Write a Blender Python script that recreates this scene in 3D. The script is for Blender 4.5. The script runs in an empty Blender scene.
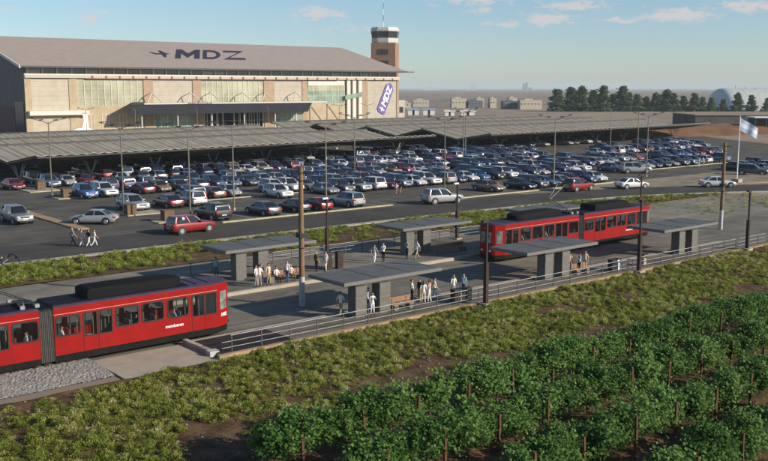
import bpy, bmesh, math, random
import numpy as np
from mathutils import Vector, Matrix
R = math.radians
rnd = random.Random(7)
nr = np.random.default_rng(11)
sc = bpy.context.scene
COL = sc.collection

# ------------------------------------------------------------------ materials
def new_mat(name):
    m = bpy.data.materials.new(name); m.use_nodes = True
    return m, m.node_tree.nodes, m.node_tree.links, m.node_tree.nodes['Principled BSDF']

def mat(name, c, rough=.6, metal=0., var=.12, scale=3., bump=0., bscale=40., c2=None, spec=None, coat=0., stretch=None):
    """base colour broken up by two octaves of noise; c2 = second colour for larger patches"""
    m, N, L, P = new_mat(name)
    tc = N.new('ShaderNodeTexCoord')
    src = tc.outputs['Object']
    if stretch:
        mp = N.new('ShaderNodeMapping'); mp.inputs['Scale'].default_value = stretch
        L.new(src, mp.inputs['Vector']); src = mp.outputs['Vector']
    n = N.new('ShaderNodeTexNoise'); n.inputs['Scale'].default_value = scale; n.inputs['Detail'].default_value = 6; n.inputs['Roughness'].default_value = .65
    L.new(src, n.inputs['Vector'])
    cr = N.new('ShaderNodeValToRGB')
    a = tuple(max(0, v*(1-var)) for v in c); b = tuple(min(1, v*(1+var)) for v in (c2 or c))
    cr.color_ramp.elements[0].position = .3; cr.color_ramp.elements[1].position = .7
    cr.color_ramp.elements[0].color = (*a, 1); cr.color_ramp.elements[1].color = (*b, 1)
    L.new(n.outputs['Fac'], cr.inputs['Fac']); L.new(cr.outputs['Color'], P.inputs['Base Color'])
    P.inputs['Roughness'].default_value = rough; P.inputs['Metallic'].default_value = metal
    P.inputs['Specular IOR Level'].default_value = spec if spec is not None else (.08 if rough >= .8 else .4); P.inputs['Coat Weight'].default_value = coat
    if bump:
        n2 = N.new('ShaderNodeTexNoise'); n2.inputs['Scale'].default_value = bscale; n2.inputs['Detail'].default_value = 4
        L.new(tc.outputs['Object'], n2.inputs['Vector'])
        bp = N.new('ShaderNodeBump'); bp.inputs['Strength'].default_value = bump; bp.inputs['Distance'].default_value = .03
        L.new(n2.outputs['Fac'], bp.inputs['Height']); L.new(bp.outputs['Normal'], P.inputs['Normal'])
    return m

def asphalt(name, c, patch=.25, crack=True):
    m, N, L, P = new_mat(name)
    tc = N.new('ShaderNodeTexCoord')
    n1 = N.new('ShaderNodeTexNoise'); n1.inputs['Scale'].default_value = .18; n1.inputs['Detail'].default_value = 8; n1.inputs['Roughness'].default_value = .7
    n2 = N.new('ShaderNodeTexNoise'); n2.inputs['Scale'].default_value = 6; n2.inputs['Detail'].default_value = 6
    mp = N.new('ShaderNodeMapping'); mp.inputs['Scale'].default_value = (.05, .5, 1)
    n3 = N.new('ShaderNodeTexNoise'); n3.inputs['Scale'].default_value = 1.2; n3.inputs['Detail'].default_value = 3
    L.new(tc.outputs['Object'], n1.inputs['Vector']); L.new(tc.outputs['Object'], n2.inputs['Vector'])
    L.new(tc.outputs['Object'], mp.inputs['Vector']); L.new(mp.outputs['Vector'], n3.inputs['Vector'])
    def cm(a, w):
        r = N.new('ShaderNodeMapRange'); r.inputs['From Min'].default_value = .3; r.inputs['From Max'].default_value = .7
        r.inputs['To Min'].default_value = 1-w; r.inputs['To Max'].default_value = 1+w
        L.new(a, r.inputs['Value']); return r.outputs['Result']
    x = N.new('ShaderNodeMath'); x.operation = 'MULTIPLY'; L.new(cm(n1.outputs['Fac'], patch), x.inputs[0]); L.new(cm(n2.outputs['Fac'], .14), x.inputs[1])
    y = N.new('ShaderNodeMath'); y.operation = 'MULTIPLY'; L.new(x.outputs[0], y.inputs[0]); L.new(cm(n3.outputs['Fac'], .12), y.inputs[1])
    v = N.new('ShaderNodeVectorMath'); v.operation = 'SCALE'; v.inputs[0].default_value = c; L.new(y.outputs[0], v.inputs['Scale'])
    L.new(v.outputs['Vector'], P.inputs['Base Color'])
    P.inputs['Roughness'].default_value = .85; P.inputs['Specular IOR Level'].default_value = .12
    bp = N.new('ShaderNodeBump'); bp.inputs['Strength'].default_value = .25; bp.inputs['Distance'].default_value = .02
    n4 = N.new('ShaderNodeTexNoise'); n4.inputs['Scale'].default_value = 25; L.new(tc.outputs['Object'], n4.inputs['Vector'])
    L.new(n4.outputs['Fac'], bp.inputs['Height']); L.new(bp.outputs['Normal'], P.inputs['Normal'])
    return m

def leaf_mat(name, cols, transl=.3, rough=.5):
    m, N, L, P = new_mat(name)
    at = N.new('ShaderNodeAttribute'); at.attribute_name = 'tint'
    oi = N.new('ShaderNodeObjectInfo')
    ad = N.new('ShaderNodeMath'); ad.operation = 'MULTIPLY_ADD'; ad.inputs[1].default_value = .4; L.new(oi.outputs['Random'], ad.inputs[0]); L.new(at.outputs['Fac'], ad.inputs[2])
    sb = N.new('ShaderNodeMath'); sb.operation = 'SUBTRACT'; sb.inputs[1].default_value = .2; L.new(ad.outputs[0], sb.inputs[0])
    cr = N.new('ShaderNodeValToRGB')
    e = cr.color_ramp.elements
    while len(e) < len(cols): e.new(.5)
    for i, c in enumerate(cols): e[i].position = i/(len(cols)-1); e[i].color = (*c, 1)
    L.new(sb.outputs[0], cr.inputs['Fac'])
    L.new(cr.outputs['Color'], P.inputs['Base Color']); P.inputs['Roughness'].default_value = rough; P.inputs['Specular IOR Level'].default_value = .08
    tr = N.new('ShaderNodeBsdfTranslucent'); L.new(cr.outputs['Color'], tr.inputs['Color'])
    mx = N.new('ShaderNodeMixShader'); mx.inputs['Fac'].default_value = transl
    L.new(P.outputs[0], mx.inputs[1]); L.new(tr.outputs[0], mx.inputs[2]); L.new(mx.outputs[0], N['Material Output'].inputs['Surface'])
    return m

def paint_mat():
    m, N, L, P = new_mat('car_paint')
    oi = N.new('ShaderNodeObjectInfo')
    tc = N.new('ShaderNodeTexCoord'); n = N.new('ShaderNodeTexNoise'); n.inputs['Scale'].default_value = 2.5; n.inputs['Detail'].default_value = 5
    L.new(tc.outputs['Object'], n.inputs['Vector'])
    r = N.new('ShaderNodeMapRange'); r.inputs['To Min'].default_value = .8; r.inputs['To Max'].default_value = 1.15; L.new(n.outputs['Fac'], r.inputs['Value'])
    v = N.new('ShaderNodeVectorMath'); v.operation = 'SCALE'; L.new(oi.outputs['Color'], v.inputs[0]); L.new(r.outputs[0], v.inputs['Scale'])
    L.new(v.outputs['Vector'], P.inputs['Base Color']); P.inputs['Roughness'].default_value = .32; P.inputs['Metallic'].default_value = .15
    P.inputs['Coat Weight'].default_value = .6; P.inputs['Coat Roughness'].default_value = .08
    return m

def glass_mat(name, c=(.02, .025, .03), alpha=.45, rough=.06):
    m, N, L, P = new_mat(name)
    P.inputs['Base Color'].default_value = (*c, 1); P.inputs['Roughness'].default_value = rough; P.inputs['Specular IOR Level'].default_value = .6
    if alpha < 1:
        t = N.new('ShaderNodeBsdfTransparent'); t.inputs['Color'].default_value = (.9, .93, .92, 1)
        mx = N.new('ShaderNodeMixShader'); mx.inputs['Fac'].default_value = alpha
        L.new(t.outputs[0], mx.inputs[1]); L.new(P.outputs[0], mx.inputs[2]); L.new(mx.outputs[0], N['Material Output'].inputs['Surface'])
    return m

def stripes_mat(name, c, c2, axis, freq, rough=.5, metal=0., duty=.5, bump=.3, noise=.15):
    """panel joints / corrugation: bands along one object axis"""
    m, N, L, P = new_mat(name)
    tc = N.new('ShaderNodeTexCoord'); sx = N.new('ShaderNodeSeparateXYZ'); L.new(tc.outputs['Object'], sx.inputs[0])
    mu = N.new('ShaderNodeMath'); mu.operation = 'MULTIPLY'; mu.inputs[1].default_value = freq; L.new(sx.outputs[axis], mu.inputs[0])
    fr = N.new('ShaderNodeMath'); fr.operation = 'FRACT'; L.new(mu.outputs[0], fr.inputs[0])
    gt = N.new('ShaderNodeMath'); gt.operation = 'GREATER_THAN'; gt.inputs[1].default_value = duty; L.new(fr.outputs[0], gt.inputs[0])
    n = N.new('ShaderNodeTexNoise'); n.inputs['Scale'].default_value = .35; n.inputs['Detail'].default_value = 8; L.new(tc.outputs['Object'], n.inputs['Vector'])
    mr = N.new('ShaderNodeMapRange'); mr.inputs['From Min'].default_value = .3; mr.inputs['From Max'].default_value = .7; mr.inputs['To Min'].default_value = 1-noise; mr.inputs['To Max'].default_value = 1+noise; L.new(n.outputs['Fac'], mr.inputs['Value'])
    mx = N.new('ShaderNodeMix'); mx.data_type = 'RGBA'; mx.inputs['A'].default_value = (*c, 1); mx.inputs['B'].default_value = (*c2, 1); L.new(gt.outputs[0], mx.inputs['Factor'])
    v = N.new('ShaderNodeVectorMath'); v.operation = 'SCALE'; L.new(mx.outputs['Result'], v.inputs[0]); L.new(mr.outputs[0], v.inputs['Scale'])
    L.new(v.outputs['Vector'], P.inputs['Base Color']); P.inputs['Roughness'].default_value = rough; P.inputs['Metallic'].default_value = metal
    if bump:
        bp = N.new('ShaderNodeBump'); bp.inputs['Strength'].default_value = bump; bp.inputs['Distance'].default_value = .05
        L.new(gt.outputs[0], bp.inputs['Height']); L.new(bp.outputs['Normal'], P.inputs['Normal'])
    return m

def brick_mat(name, c1, c2, mortar, scale=1., rough=.85):
    m, N, L, P = new_mat(name)
    tc = N.new('ShaderNodeTexCoord'); mp = N.new('ShaderNodeMapping'); mp.inputs['Rotation'].default_value = (R(90), 0, 0)
    # bricks run along x+y so that both faces of a box get courses
    sx = N.new('ShaderNodeSeparateXYZ'); L.new(tc.outputs['Object'], sx.inputs[0])
    ad = N.new('ShaderNodeMath'); ad.operation = 'ADD'; L.new(sx.outputs[0], ad.inputs[0]); L.new(sx.outputs[1], ad.inputs[1])
    cb = N.new('ShaderNodeCombineXYZ'); L.new(ad.outputs[0], cb.inputs[0]); L.new(sx.outputs[2], cb.inputs[1])
    b = N.new('ShaderNodeTexBrick'); b.inputs['Scale'].default_value = scale
    b.inputs['Color1'].default_value = (*c1, 1); b.inputs['Color2'].default_value = (*c2, 1); b.inputs['Mortar'].default_value = (*mortar, 1)
    b.inputs['Mortar Size'].default_value = .012
    L.new(cb.outputs[0], b.inputs['Vector']); L.new(b.outputs['Color'], P.inputs['Base Color'])
    P.inputs['Roughness'].default_value = rough
    bp = N.new('ShaderNodeBump'); bp.inputs['Strength'].default_value = .4; bp.inputs['Distance'].default_value = .01; bp.invert = True
    L.new(b.outputs['Fac'], bp.inputs['Height']); L.new(bp.outputs['Normal'], P.inputs['Normal'])
    return m

M = {}
M['ground'] = mat('desert_soil', (.19, .15, .115), .95, var=.3, scale=.015, c2=(.26, .21, .16), bump=.3, bscale=1.5)
M['dirt'] = mat('brown_dirt', (.06, .036, .02), .95, var=.4, scale=.9, c2=(.125, .078, .044), bump=.9, bscale=9)
M['dry'] = mat('dry_soil', (.2, .165, .12), .95, var=.25, scale=.25, c2=(.27, .23, .165), bump=.5, bscale=6)
M['berm'] = mat('red_brown_earth', (.16, .08, .04), .95, var=.25, scale=.12, c2=(.22, .12, .065), bump=.6, bscale=2)
M['lot'] = asphalt('lot_asphalt', (.096, .087, .072), .42)
M['road'] = asphalt('road_asphalt', (.066, .06, .051), .34)
M['plaza'] = asphalt('platform_asphalt', (.165, .15, .118), .4)
M['walk'] = asphalt('walkway_asphalt', (.2, .183, .145), .36)
M['kerb'] = mat('kerb_concrete', (.36, .33, .27), .85, var=.2, scale=1.5, bump=.3)
M['yellow'] = mat('worn_yellow_kerb', (.42, .37, .19), .8, var=.25, scale=1.2, c2=(.38, .36, .26))
M['line'] = mat('worn_line_paint', (.3, .28, .22), .8, var=.3, scale=2)
M['slab'] = mat('pale_concrete', (.35, .305, .24), .85, var=.14, scale=.9, bump=.2)
M['tan'] = mat('tan_kerb', (.33, .235, .14), .85, var=.22, scale=1.4, bump=.3)
M['white'] = mat('white_paint', (.75, .75, .74), .55, var=.06)
M['gravel'] = mat('ballast', (.15, .143, .13), .95, var=.55, scale=14, c2=(.27, .26, .235), bump=1., bscale=30)
M['groove'] = mat('rail_groove', (.03, .028, .026), .9)
M['cabwhite'] = mat('cab_white', (.5, .48, .44), .6)
M['trussbeige'] = mat('truss_beige', (.5, .46, .39), .6)
M['sleeper'] = mat('sleeper_wood', (.09, .06, .045), .9, var=.3, scale=3, bump=.5)
M['rail'] = mat('rail_steel', (.42, .38, .34), .35, .7, var=.2)
M['steel'] = mat('galvanised_rail', (.27, .27, .27), .6, .3, var=.12, scale=4)
M['dkpost'] = mat('brown_rail_post', (.1, .085, .075), .6, .3, var=.2)
M['corten'] = mat('rusty_steel', (.042, .024, .018), .75, .2, var=.35, scale=2.5, bump=.2)
M['wood'] = mat('weathered_pole_wood', (.2, .13, .075), .85, var=.3, scale=2.5, stretch=(6, 6, .5), bump=.5, bscale=20)
M['bench'] = mat('bench_wood', (.24, .135, .075), .7, var=.3, scale=3, stretch=(.5, 6, 6))
M['polepaint'] = mat('chipped_white_paint', (.42, .41, .39), .7, var=.2, scale=3)
M['pole'] = mat('tan_grey_lamp_pole', (.22, .195, .15), .5, .5, var=.12)
M['lamp'] = mat('dark_lamp_head', (.045, .045, .05), .5, .3)
M['black'] = mat('black_plastic', (.014, .014, .016), .55, var=.2)
M['roofblack'] = mat('roof_unit_black', (.006, .006, .007), .8, var=.3, scale=4, spec=.15)
M['roofnavy'] = mat('train_roof_dark', (.007, .008, .016), .75, var=.25, scale=3, spec=.15)
M['roofpurple'] = mat('train_roof_purple', (.045, .033, .062), .65, var=.25, scale=3)
M['red'] = mat('train_red', (.25, .005, .004), .5, var=.14, scale=1.2, spec=.18)
M['redline'] = mat('train_seam_pale', (.62, .2, .17), .4, var=.1)
M['skirt'] = mat('train_skirt', (.012, .012, .01), .8, var=.4, scale=2)
M['bellows'] = stripes_mat('bellows_rubber', (.12, .115, .1), (.035, .034, .03), 0, 7., .8, bump=.6)
M['bogie'] = mat('bogie_steel', (.025, .022, .02), .8, var=.3)
M['cabglass'] = mat('cab_glass', (.05, .065, .06), .08, var=.6, scale=1.6, c2=(.2, .23, .21), spec=.6)  # pale grey-green blotches put the glass reflections into the colour
M['sign'] = mat('orange_sign', (.42, .1, .015), .5)
M['postwood'] = mat('vine_post_wood', (.12, .062, .038), .85, var=.3, scale=4)
M['trainglass'] = glass_mat('train_glass', (.02, .024, .024), .22)
M['rubber'] = mat('window_rubber', (.012, .012, .012), .6)
M['seat'] = mat('grey_seat', (.1, .105, .1), .7); M['redseat'] = mat('red_seat', (.35, .03, .02), .7)
M['int'] = mat('train_interior', (.6, .6, .57), .7)
M['conc'] = mat('grey_concrete', (.16, .155, .14), .85, var=.18, scale=1.4, bump=.25)
M['stone'] = brick_mat('pillar_blocks', (.155, .148, .13), (.12, .114, .1), (.08, .076, .068), 1.6)
M['shroof'] = mat('shelter_roof_membrane', (.1, .103, .098), .7, var=.2, scale=.8)
M['shedge'] = mat('shelter_roof_edge', (.15, .147, .137), .7, var=.12)
M['planter'] = mat('brown_brick_box', (.15, .1, .065), .85, var=.2, scale=3)
M['flag_blue'] = mat('flag_sky_blue', (.42, .51, .66), .8, var=.06)
M['flag_white'] = mat('flag_white', (.72, .74, .76), .8, var=.04)
M['sun'] = mat('flag_gold', (.7, .45, .08), .8)
# car materials
M['paint'] = paint_mat()
M['carglass'] = glass_mat('car_glass', (.012, .016, .022), 1., .05)
M['tyre'] = mat('tyre', (.016, .016, .016), .85)
M['rim'] = mat('alloy', (.42, .43, .45), .35, .7)
M['hlight'] = mat('headlight_lens', (.75, .77, .78), .15, .2)
M['tlight'] = mat('taillight_lens', (.42, .02, .015), .2)
M['plate'] = mat('number_plate_grey', (.5, .5, .52), .5)
M['trim'] = mat('car_trim', (.02, .02, .022), .6)
# building
M['cream'] = stripes_mat('cream_panels', (.43, .375, .29), (.355, .31, .24), 2, .62, .75, duty=.93, bump=.4, noise=.1)
M['pinkcream'] = stripes_mat('blush_panels', (.39, .345, .275), (.33, .295, .235), 2, .62, .75, duty=.93, bump=.4, noise=.1)
M['pilaster'] = mat('orange_pilaster', (.345, .255, .175), .8, var=.12, scale=.5)
M['golden'] = mat('golden_panel', (.385, .305, .195), .7, var=.18, scale=.4)
M['tglass'] = mat('terminal_glass', (.3, .285, .185), .3, var=.25, scale=.1, c2=(.37, .375, .265), spec=.35)
M['gglass'] = mat('green_glass', (.15, .21, .165), .2, var=.3, scale=.2, c2=(.24, .32, .25), spec=.5)
M['darkwin'] = mat('dark_window', (.03, .035, .04), .15, var=.4, scale=.4, spec=.6)
M['mull'] = mat('pale_mullion', (.6, .55, .45), .6)
M['whitetrim'] = mat('white_trim', (.58, .54, .48), .6)
M['blush'] = mat('blush_ledge', (.45, .39, .33), .75)
M['redbr'] = mat('rust_bracket', (.2, .1, .07), .7)
M['troof'] = stripes_mat('terminal_roof_sheet', (.335, .275, .23), (.315, .258, .215), 0, .8, .65, .0, duty=.85, bump=.3, noise=.07)
M['gutter'] = mat('dark_gutter', (.06, .058, .056), .6)
M['darkwall'] = mat('dark_gable_cladding', (.1, .09, .075), .7, var=.25, scale=.3)
M['brickred'] = brick_mat('red_brown_brick', (.15, .07, .05), (.11, .055, .04), (.1, .07, .06), .8)
M['canopydark'] = mat('canopy_fascia', (.018, .021, .028), .35, var=.2, scale=.3)
M['canopytop'] = mat('canopy_slab_pale', (.5, .47, .42), .7, var=.1)
M['towerbrick'] = brick_mat('tower_brick', (.3, .17, .095), (.25, .14, .078), (.24, .15, .09), .7)
M['logo'] = mat('logo_purple', (.11, .085, .3), .5, var=.05)
M['rooftext'] = mat('roof_lettering', (.022, .018, .03), .6, var=.1)
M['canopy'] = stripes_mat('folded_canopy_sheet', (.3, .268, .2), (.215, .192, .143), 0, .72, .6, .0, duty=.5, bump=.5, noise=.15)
M['cancol'] = mat('canopy_column_grey', (.36, .35, .32), .6)
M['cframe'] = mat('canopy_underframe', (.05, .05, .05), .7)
M['hangar'] = stripes_mat('hangar_skin', (.5, .53, .5), (.46, .485, .455), 0, .12, .7, duty=.9, bump=.2, noise=.1)
M['dkbox'] = mat('dark_shed_wall', (.1, .092, .088), .8, var=.2, scale=.2)
M['farcream'] = mat('far_cream_wall', (.5, .45, .35), .85, var=.12, scale=.1)
M['fargrey'] = mat('far_grey_wall', (.15, .165, .18), .8, var=.2, scale=.1)
M['skin'] = mat('skin', (.42, .23, .16), .6, var=.08)
M['hair'] = mat('dark_hair', (.02, .014, .01), .7)
M['hairbr'] = mat('brown_hair', (.07, .035, .018), .7)
M['hairlt'] = mat('fair_hair', (.33, .25, .15), .7)
for n, c in dict(white=(.72, .71, .69), grey=(.27, .28, .3), navy=(.025, .03, .055), black=(.014, .014, .016), khaki=(.35, .27, .17), denim=(.06, .1, .19), pink=(.6, .42, .38),
                 blue=(.28, .42, .55), olive=(.09, .085, .045), cream=(.58, .5, .38), shoe=(.03, .025, .02), beige=(.47, .37, .26)).items():
    M['c_'+n] = mat('cloth_'+n, c, .85, var=.1, scale=8)
M['pine'] = leaf_mat('pine_needles', [(.05, .085, .04), (.1, .16, .075), (.17, .24, .12)], .25, .7)
M['bark'] = mat('bark', (.1, .065, .045), .9, var=.3, scale=2, bump=.5)
M['vine'] = leaf_mat('vine_leaves', [(.032, .08, .02), (.1, .2, .044), (.175, .29, .075), (.36, .43, .2)], .42, .5)
M['shrub'] = leaf_mat('low_shrub_leaves', [(.115, .085, .032), (.13, .155, .028), (.225, .265, .045), (.38, .4, .09), (.56, .53, .28)], .45, .7)
M['apron'] = mat('apron_soil', (.25, .2, .145), .95, var=.16, scale=.03, c2=(.3, .24, .175), bump=.2, bscale=1)
M['pebble'] = mat('pale_stone', (.27, .23, .18), .9, var=.25, scale=3)

# ------------------------------------------------------------------ mesh builder
class MB:
    def __init__(s): s.v = []; s.f = []; s.m = []
    def quad(s, pts, mi=0):
        b = len(s.v); s.v += [tuple(p) for p in pts]; s.f.append(tuple(range(b, b+len(pts)))); s.m.append(mi); return s
    def box(s, x0, x1, y0, y1, z0, z1, mi=0):
        b = len(s.v)
        s.v += [(x0, y0, z0), (x1, y0, z0), (x1, y1, z0), (x0, y1, z0), (x0, y0, z1), (x1, y0, z1), (x1, y1, z1), (x0, y1, z1)]
        for q in ((3, 2, 1, 0), (4, 5, 6, 7), (0, 1, 5, 4), (1, 2, 6, 5), (2, 3, 7, 6), (3, 0, 4, 7)): s.f.append(tuple(b+i for i in q)); s.m.append(mi)
        return s
    def cbox(s, cx, cy, cz, sx, sy, sz, mi=0): return s.box(cx-sx/2, cx+sx/2, cy-sy/2, cy+sy/2, cz-sz/2, cz+sz/2, mi)
    def tube(s, p0, p1, r0, r1=None, n=8, mi=0, rot=0.):
        r1 = r0 if r1 is None else r1
        p0, p1 = Vector(p0), Vector(p1); d = (p1-p0).normalized()
        a = d.cross(Vector((0, 0, 1)) if abs(d.z) < .95 else Vector((1, 0, 0))).normalized(); c = d.cross(a)
        b = len(s.v)
        for p, r in ((p0, r0), (p1, r1)):
            for i in range(n):
                t = 2*math.pi*i/n+rot; s.v.append(tuple(p+(a*math.cos(t)+c*math.sin(t))*r))
        for i in range(n):
            j = (i+1) % n; s.f.append((b+i, b+j, b+n+j, b+n+i)); s.m.append(mi)
        s.f.append(tuple(b+i for i in reversed(range(n)))); s.m.append(mi)
        s.f.append(tuple(b+n+i for i in range(n))); s.m.append(mi)
        return s
    def bar(s, p0, p1, w, mi=0): return s.tube(p0, p1, w*.7071, None, 4, mi, math.pi/4)
    def prism(s, poly, z0, z1, mi=0):
        n = len(poly); b = len(s.v)
        s.v += [(x, y, z0) for x, y in poly]+[(x, y, z1) for x, y in poly]
        for i in range(n):
            j = (i+1) % n; s.f.append((b+i, b+j, b+n+j, b+n+i)); s.m.append(mi)
        s.f.append(tuple(b+i for i in reversed(range(n)))); s.m.append(mi); s.f.append(tuple(b+n+i for i in range(n))); s.m.append(mi)
        return s
    def loft(s, rings, mi=0, caps=True):
        b = len(s.v); n = len(rings[0])
        for r in rings: s.v += [tuple(p) for p in r]
        for k in range(len(rings)-1):
            for i in range(n):
                j = (i+1) % n; s.f.append((b+k*n+i, b+k*n+j, b+(k+1)*n+j, b+(k+1)*n+i)); s.m.append(mi)
        if caps:
            s.f.append(tuple(b+i for i in reversed(range(n)))); s.m.append(mi)
            e = b+(len(rings)-1)*n; s.f.append(tuple(e+i for i in range(n))); s.m.append(mi)
        return s
    def add(s, o, mat=None, mi=None):
        b = len(s.v); s.v += [tuple(mat @ Vector(p)) if mat else p for p in o.v]
        s.f += [tuple(b+i for i in f) for f in o.f]; s.m += [mi if mi is not None else k for k in o.m]; return s
    def mesh(s, name, mats, smooth=None):
        me = bpy.data.meshes.new(name); me.from_pydata(s.v, [], s.f)
        if not isinstance(mats, (list, tuple)): mats = [mats]
        for m in mats: me.materials.append(m)
        me.polygons.foreach_set('material_index', s.m)
        bm = bmesh.new(); bm.from_mesh(me)
        bmesh.ops.recalc_face_normals(bm, faces=bm.faces)
        if smooth is not None:
            for f in bm.faces: f.smooth = True
            for e in bm.edges:
                e.smooth = len(e.link_faces) == 2 and e.calc_face_angle(3.) < R(smooth)
        bm.to_mesh(me); bm.free(); me.update()
        return me
    def build(s, name, mats, parent=None, smooth=None, loc=None, bevel=0.):
        return link(name, s.mesh(name, mats, smooth), parent, loc, bevel)

def link(name, me, parent=None, loc=None, bevel=0.):
    o = bpy.data.objects.new(name, me); COL.objects.link(o)
    if parent: o.parent = parent
    if loc: o.location = loc
    if bevel:
        b = o.modifiers.new('bevel', 'BEVEL'); b.width = bevel; b.segments = 2; b.limit_method = 'ANGLE'
    return o

def tag(o, label, cat=None, group=None, kind=None):
    o['label'] = label
    if cat: o['category'] = cat
    if group: o['group'] = group
    if kind: o['kind'] = kind
    return o
def thing(name, label, cat, loc=(0, 0, 0), rot=0., group=None):
    o = bpy.data.objects.new(name, None); COL.objects.link(o); o.location = loc; o.rotation_euler = (0, 0, rot)
    o.empty_display_size = .3
    return tag(o, label, cat, group)
def dup(root, loc, rot=0., label=None, color=None):
    r = root.copy(); COL.objects.link(r); r.location = loc; r.rotation_euler = (0, 0, rot)
    if label: r['label'] = label
    if color: r.color = color
    for ch in root.children:
        c = ch.copy(); COL.objects.link(c); c.parent = r
        if color: c.color = color
        for g in ch.children:
            d = g.copy(); COL.objects.link(d); d.parent = c
    return r
def struct(name, mb, m, label, smooth=None):
    o = mb.build(name, m, smooth=smooth); return tag(o, label, name.replace('_', ' '), kind='structure')
def sheet(pts, z): return MB().quad([(x, y, z) for x, y in pts])
def ribbon(cl, w, z0, z1=None):
    """strip of width w along a centre line; a raised one when z1 is given"""
    L_, R_ = [], []
    for i, p in enumerate(cl):
        a = Vector(cl[max(i-1, 0)]); b = Vector(cl[min(i+1, len(cl)-1)]); d = (b-a).normalized(); n = Vector((-d.y, d.x))*w/2
        L_.append((p[0]+n.x, p[1]+n.y)); R_.append((p[0]-n.x, p[1]-n.y))
    mb = MB()
    if z1 is None:
        for i in range(len(cl)-1): mb.quad([(*R_[i], z0), (*R_[i+1], z0), (*L_[i+1], z0), (*L_[i], z0)])
    else:
        mb.loft([[(*R_[i], z0), (*L_[i], z0), (*L_[i], z1), (*R_[i], z1)] for i in range(len(cl))])
    return mb
def smooth_line(pts, k=6):
    out = []
    P = [Vector(p) for p in pts]; P = [P[0]*2-P[1]]+P+[P[-1]*2-P[-2]]
    for i in range(1, len(P)-2):
        for t in range(k):
            u = t/k; a, b, c, d = P[i-1:i+3]
            q = .5*((2*b)+(c-a)*u+(2*a-5*b+4*c-d)*u*u+(3*b-a-3*c+d)*u**3); out.append(tuple(q))
    out.append(tuple(P[-2])); return out

def fast_quads(name, V, tint, m):
    """V: (n,4,3) array of quads, tint per quad"""
    n = len(V); me = bpy.data.meshes.new(name)
    me.vertices.add(n*4); me.vertices.foreach_set('co', V.reshape(-1).astype(np.float32))
    me.loops.add(n*4); me.loops.foreach_set('vertex_index', np.arange(n*4, dtype=np.int32))
    me.polygons.add(n); me.polygons.foreach_set('loop_start', np.arange(0, n*4, 4, dtype=np.int32))
    me.update(calc_edges=True); me.validate()
    a = me.attributes.new('tint', 'FLOAT', 'FACE'); a.data.foreach_set('value', tint.astype(np.float32))
    me.materials.append(m)
    return me
def leaves(C, size, up=.5, aspect=.75, jitter=.25, face=None):
    """a kite-shaped leaf at every centre"""
    n = len(C)
    nor = nr.normal(size=(n, 3)); nor /= np.linalg.norm(nor, axis=1)[:, None]; nor[:, 2] = np.abs(nor[:, 2])+up
    if face is not None: nor = nor+np.array(face)
    nor /= np.linalg.norm(nor, axis=1)[:, None]
    t = np.cross(nor, nr.normal(size=(n, 3))); t /= np.linalg.norm(t, axis=1)[:, None]; b = np.cross(nor, t)
    s = size*(1+jitter*nr.normal(size=(n, 1)))
    V = np.stack([C-t*s*.5, C+b*s*.5*aspect+nor*s*.1, C+t*s*.5, C-b*s*.5*aspect+nor*s*.1], 1)
    return V
def blades(n, rad, h, w):
    """a tuft of narrow leaves that lean outward from its foot"""
    a = nr.uniform(0, 2*np.pi, n); r = rad*np.sqrt(nr.uniform(0, 1, n)); lean = r*.9+nr.normal(0, .04, n)
    hh = h*(1-.5*(r/rad)**2)*nr.uniform(.6, 1.15, n)
    bx, by = r*.55*np.cos(a), r*.55*np.sin(a)
    tx, ty = bx+lean*np.cos(a), by+lean*np.sin(a)
    ps = nr.uniform(0, 2*np.pi, n); wx, wy = w*np.cos(ps)*.5, w*np.sin(ps)*.5
    z0 = hh*nr.uniform(0, .45, n)
    mid = .55
    V = np.empty((n, 4, 3))
    V[:, 0] = np.stack([bx, by, z0], 1)
    V[:, 1] = np.stack([bx+(tx-bx)*mid+wx, by+(ty-by)*mid+wy, z0+(hh-z0)*mid], 1)
    V[:, 2] = np.stack([tx, ty, hh], 1)
    V[:, 3] = np.stack([bx+(tx-bx)*mid-wx, by+(ty-by)*mid-wy, z0+(hh-z0)*mid], 1)
    return V, hh/h

def vnoise(x, y, s, seed=0):
    """cheap value noise on arrays"""
    x = np.asarray(x, float)/s; y = np.asarray(y, float)/s
    xi, yi = np.floor(x).astype(int), np.floor(y).astype(int); fx, fy = x-xi, y-yi
    fx = fx*fx*(3-2*fx); fy = fy*fy*(3-2*fy)
    def h(i, j):
        k = (i*374761393+j*668265263+seed*974711) & 0x7fffffff; k = (k ^ (k >> 13))*1274126177 & 0x7fffffff
        return ((k ^ (k >> 16)) & 0xffff)/65535.
    return (h(xi, yi)*(1-fx)+h(xi+1, yi)*fx)*(1-fy)+(h(xi, yi+1)*(1-fx)+h(xi+1, yi+1)*fx)*fy

def text_mb(txt, size, depth, bold=.02, space=1., shear=0.):
    """lettering as real extruded geometry in the local x-y plane"""
    cu = bpy.data.curves.new('lettering', 'FONT'); cu.body = txt; cu.size = size; cu.extrude = depth; cu.offset = bold; cu.space_character = space
    cu.shear = shear; cu.align_x = 'CENTER'; cu.align_y = 'CENTER'; cu.resolution_u = 3
    o = bpy.data.objects.new('lettering', cu); COL.objects.link(o)
    dg = bpy.context.evaluated_depsgraph_get(); me = bpy.data.meshes.new_from_object(o.evaluated_get(dg))
    mb = MB(); mb.v = [tuple(v.co) for v in me.vertices]; mb.f = [tuple(p.vertices) for p in me.polygons]; mb.m = [0]*len(mb.f)
    bpy.data.objects.remove(o); bpy.data.curves.remove(cu); bpy.data.meshes.remove(me)
    return mb

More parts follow.
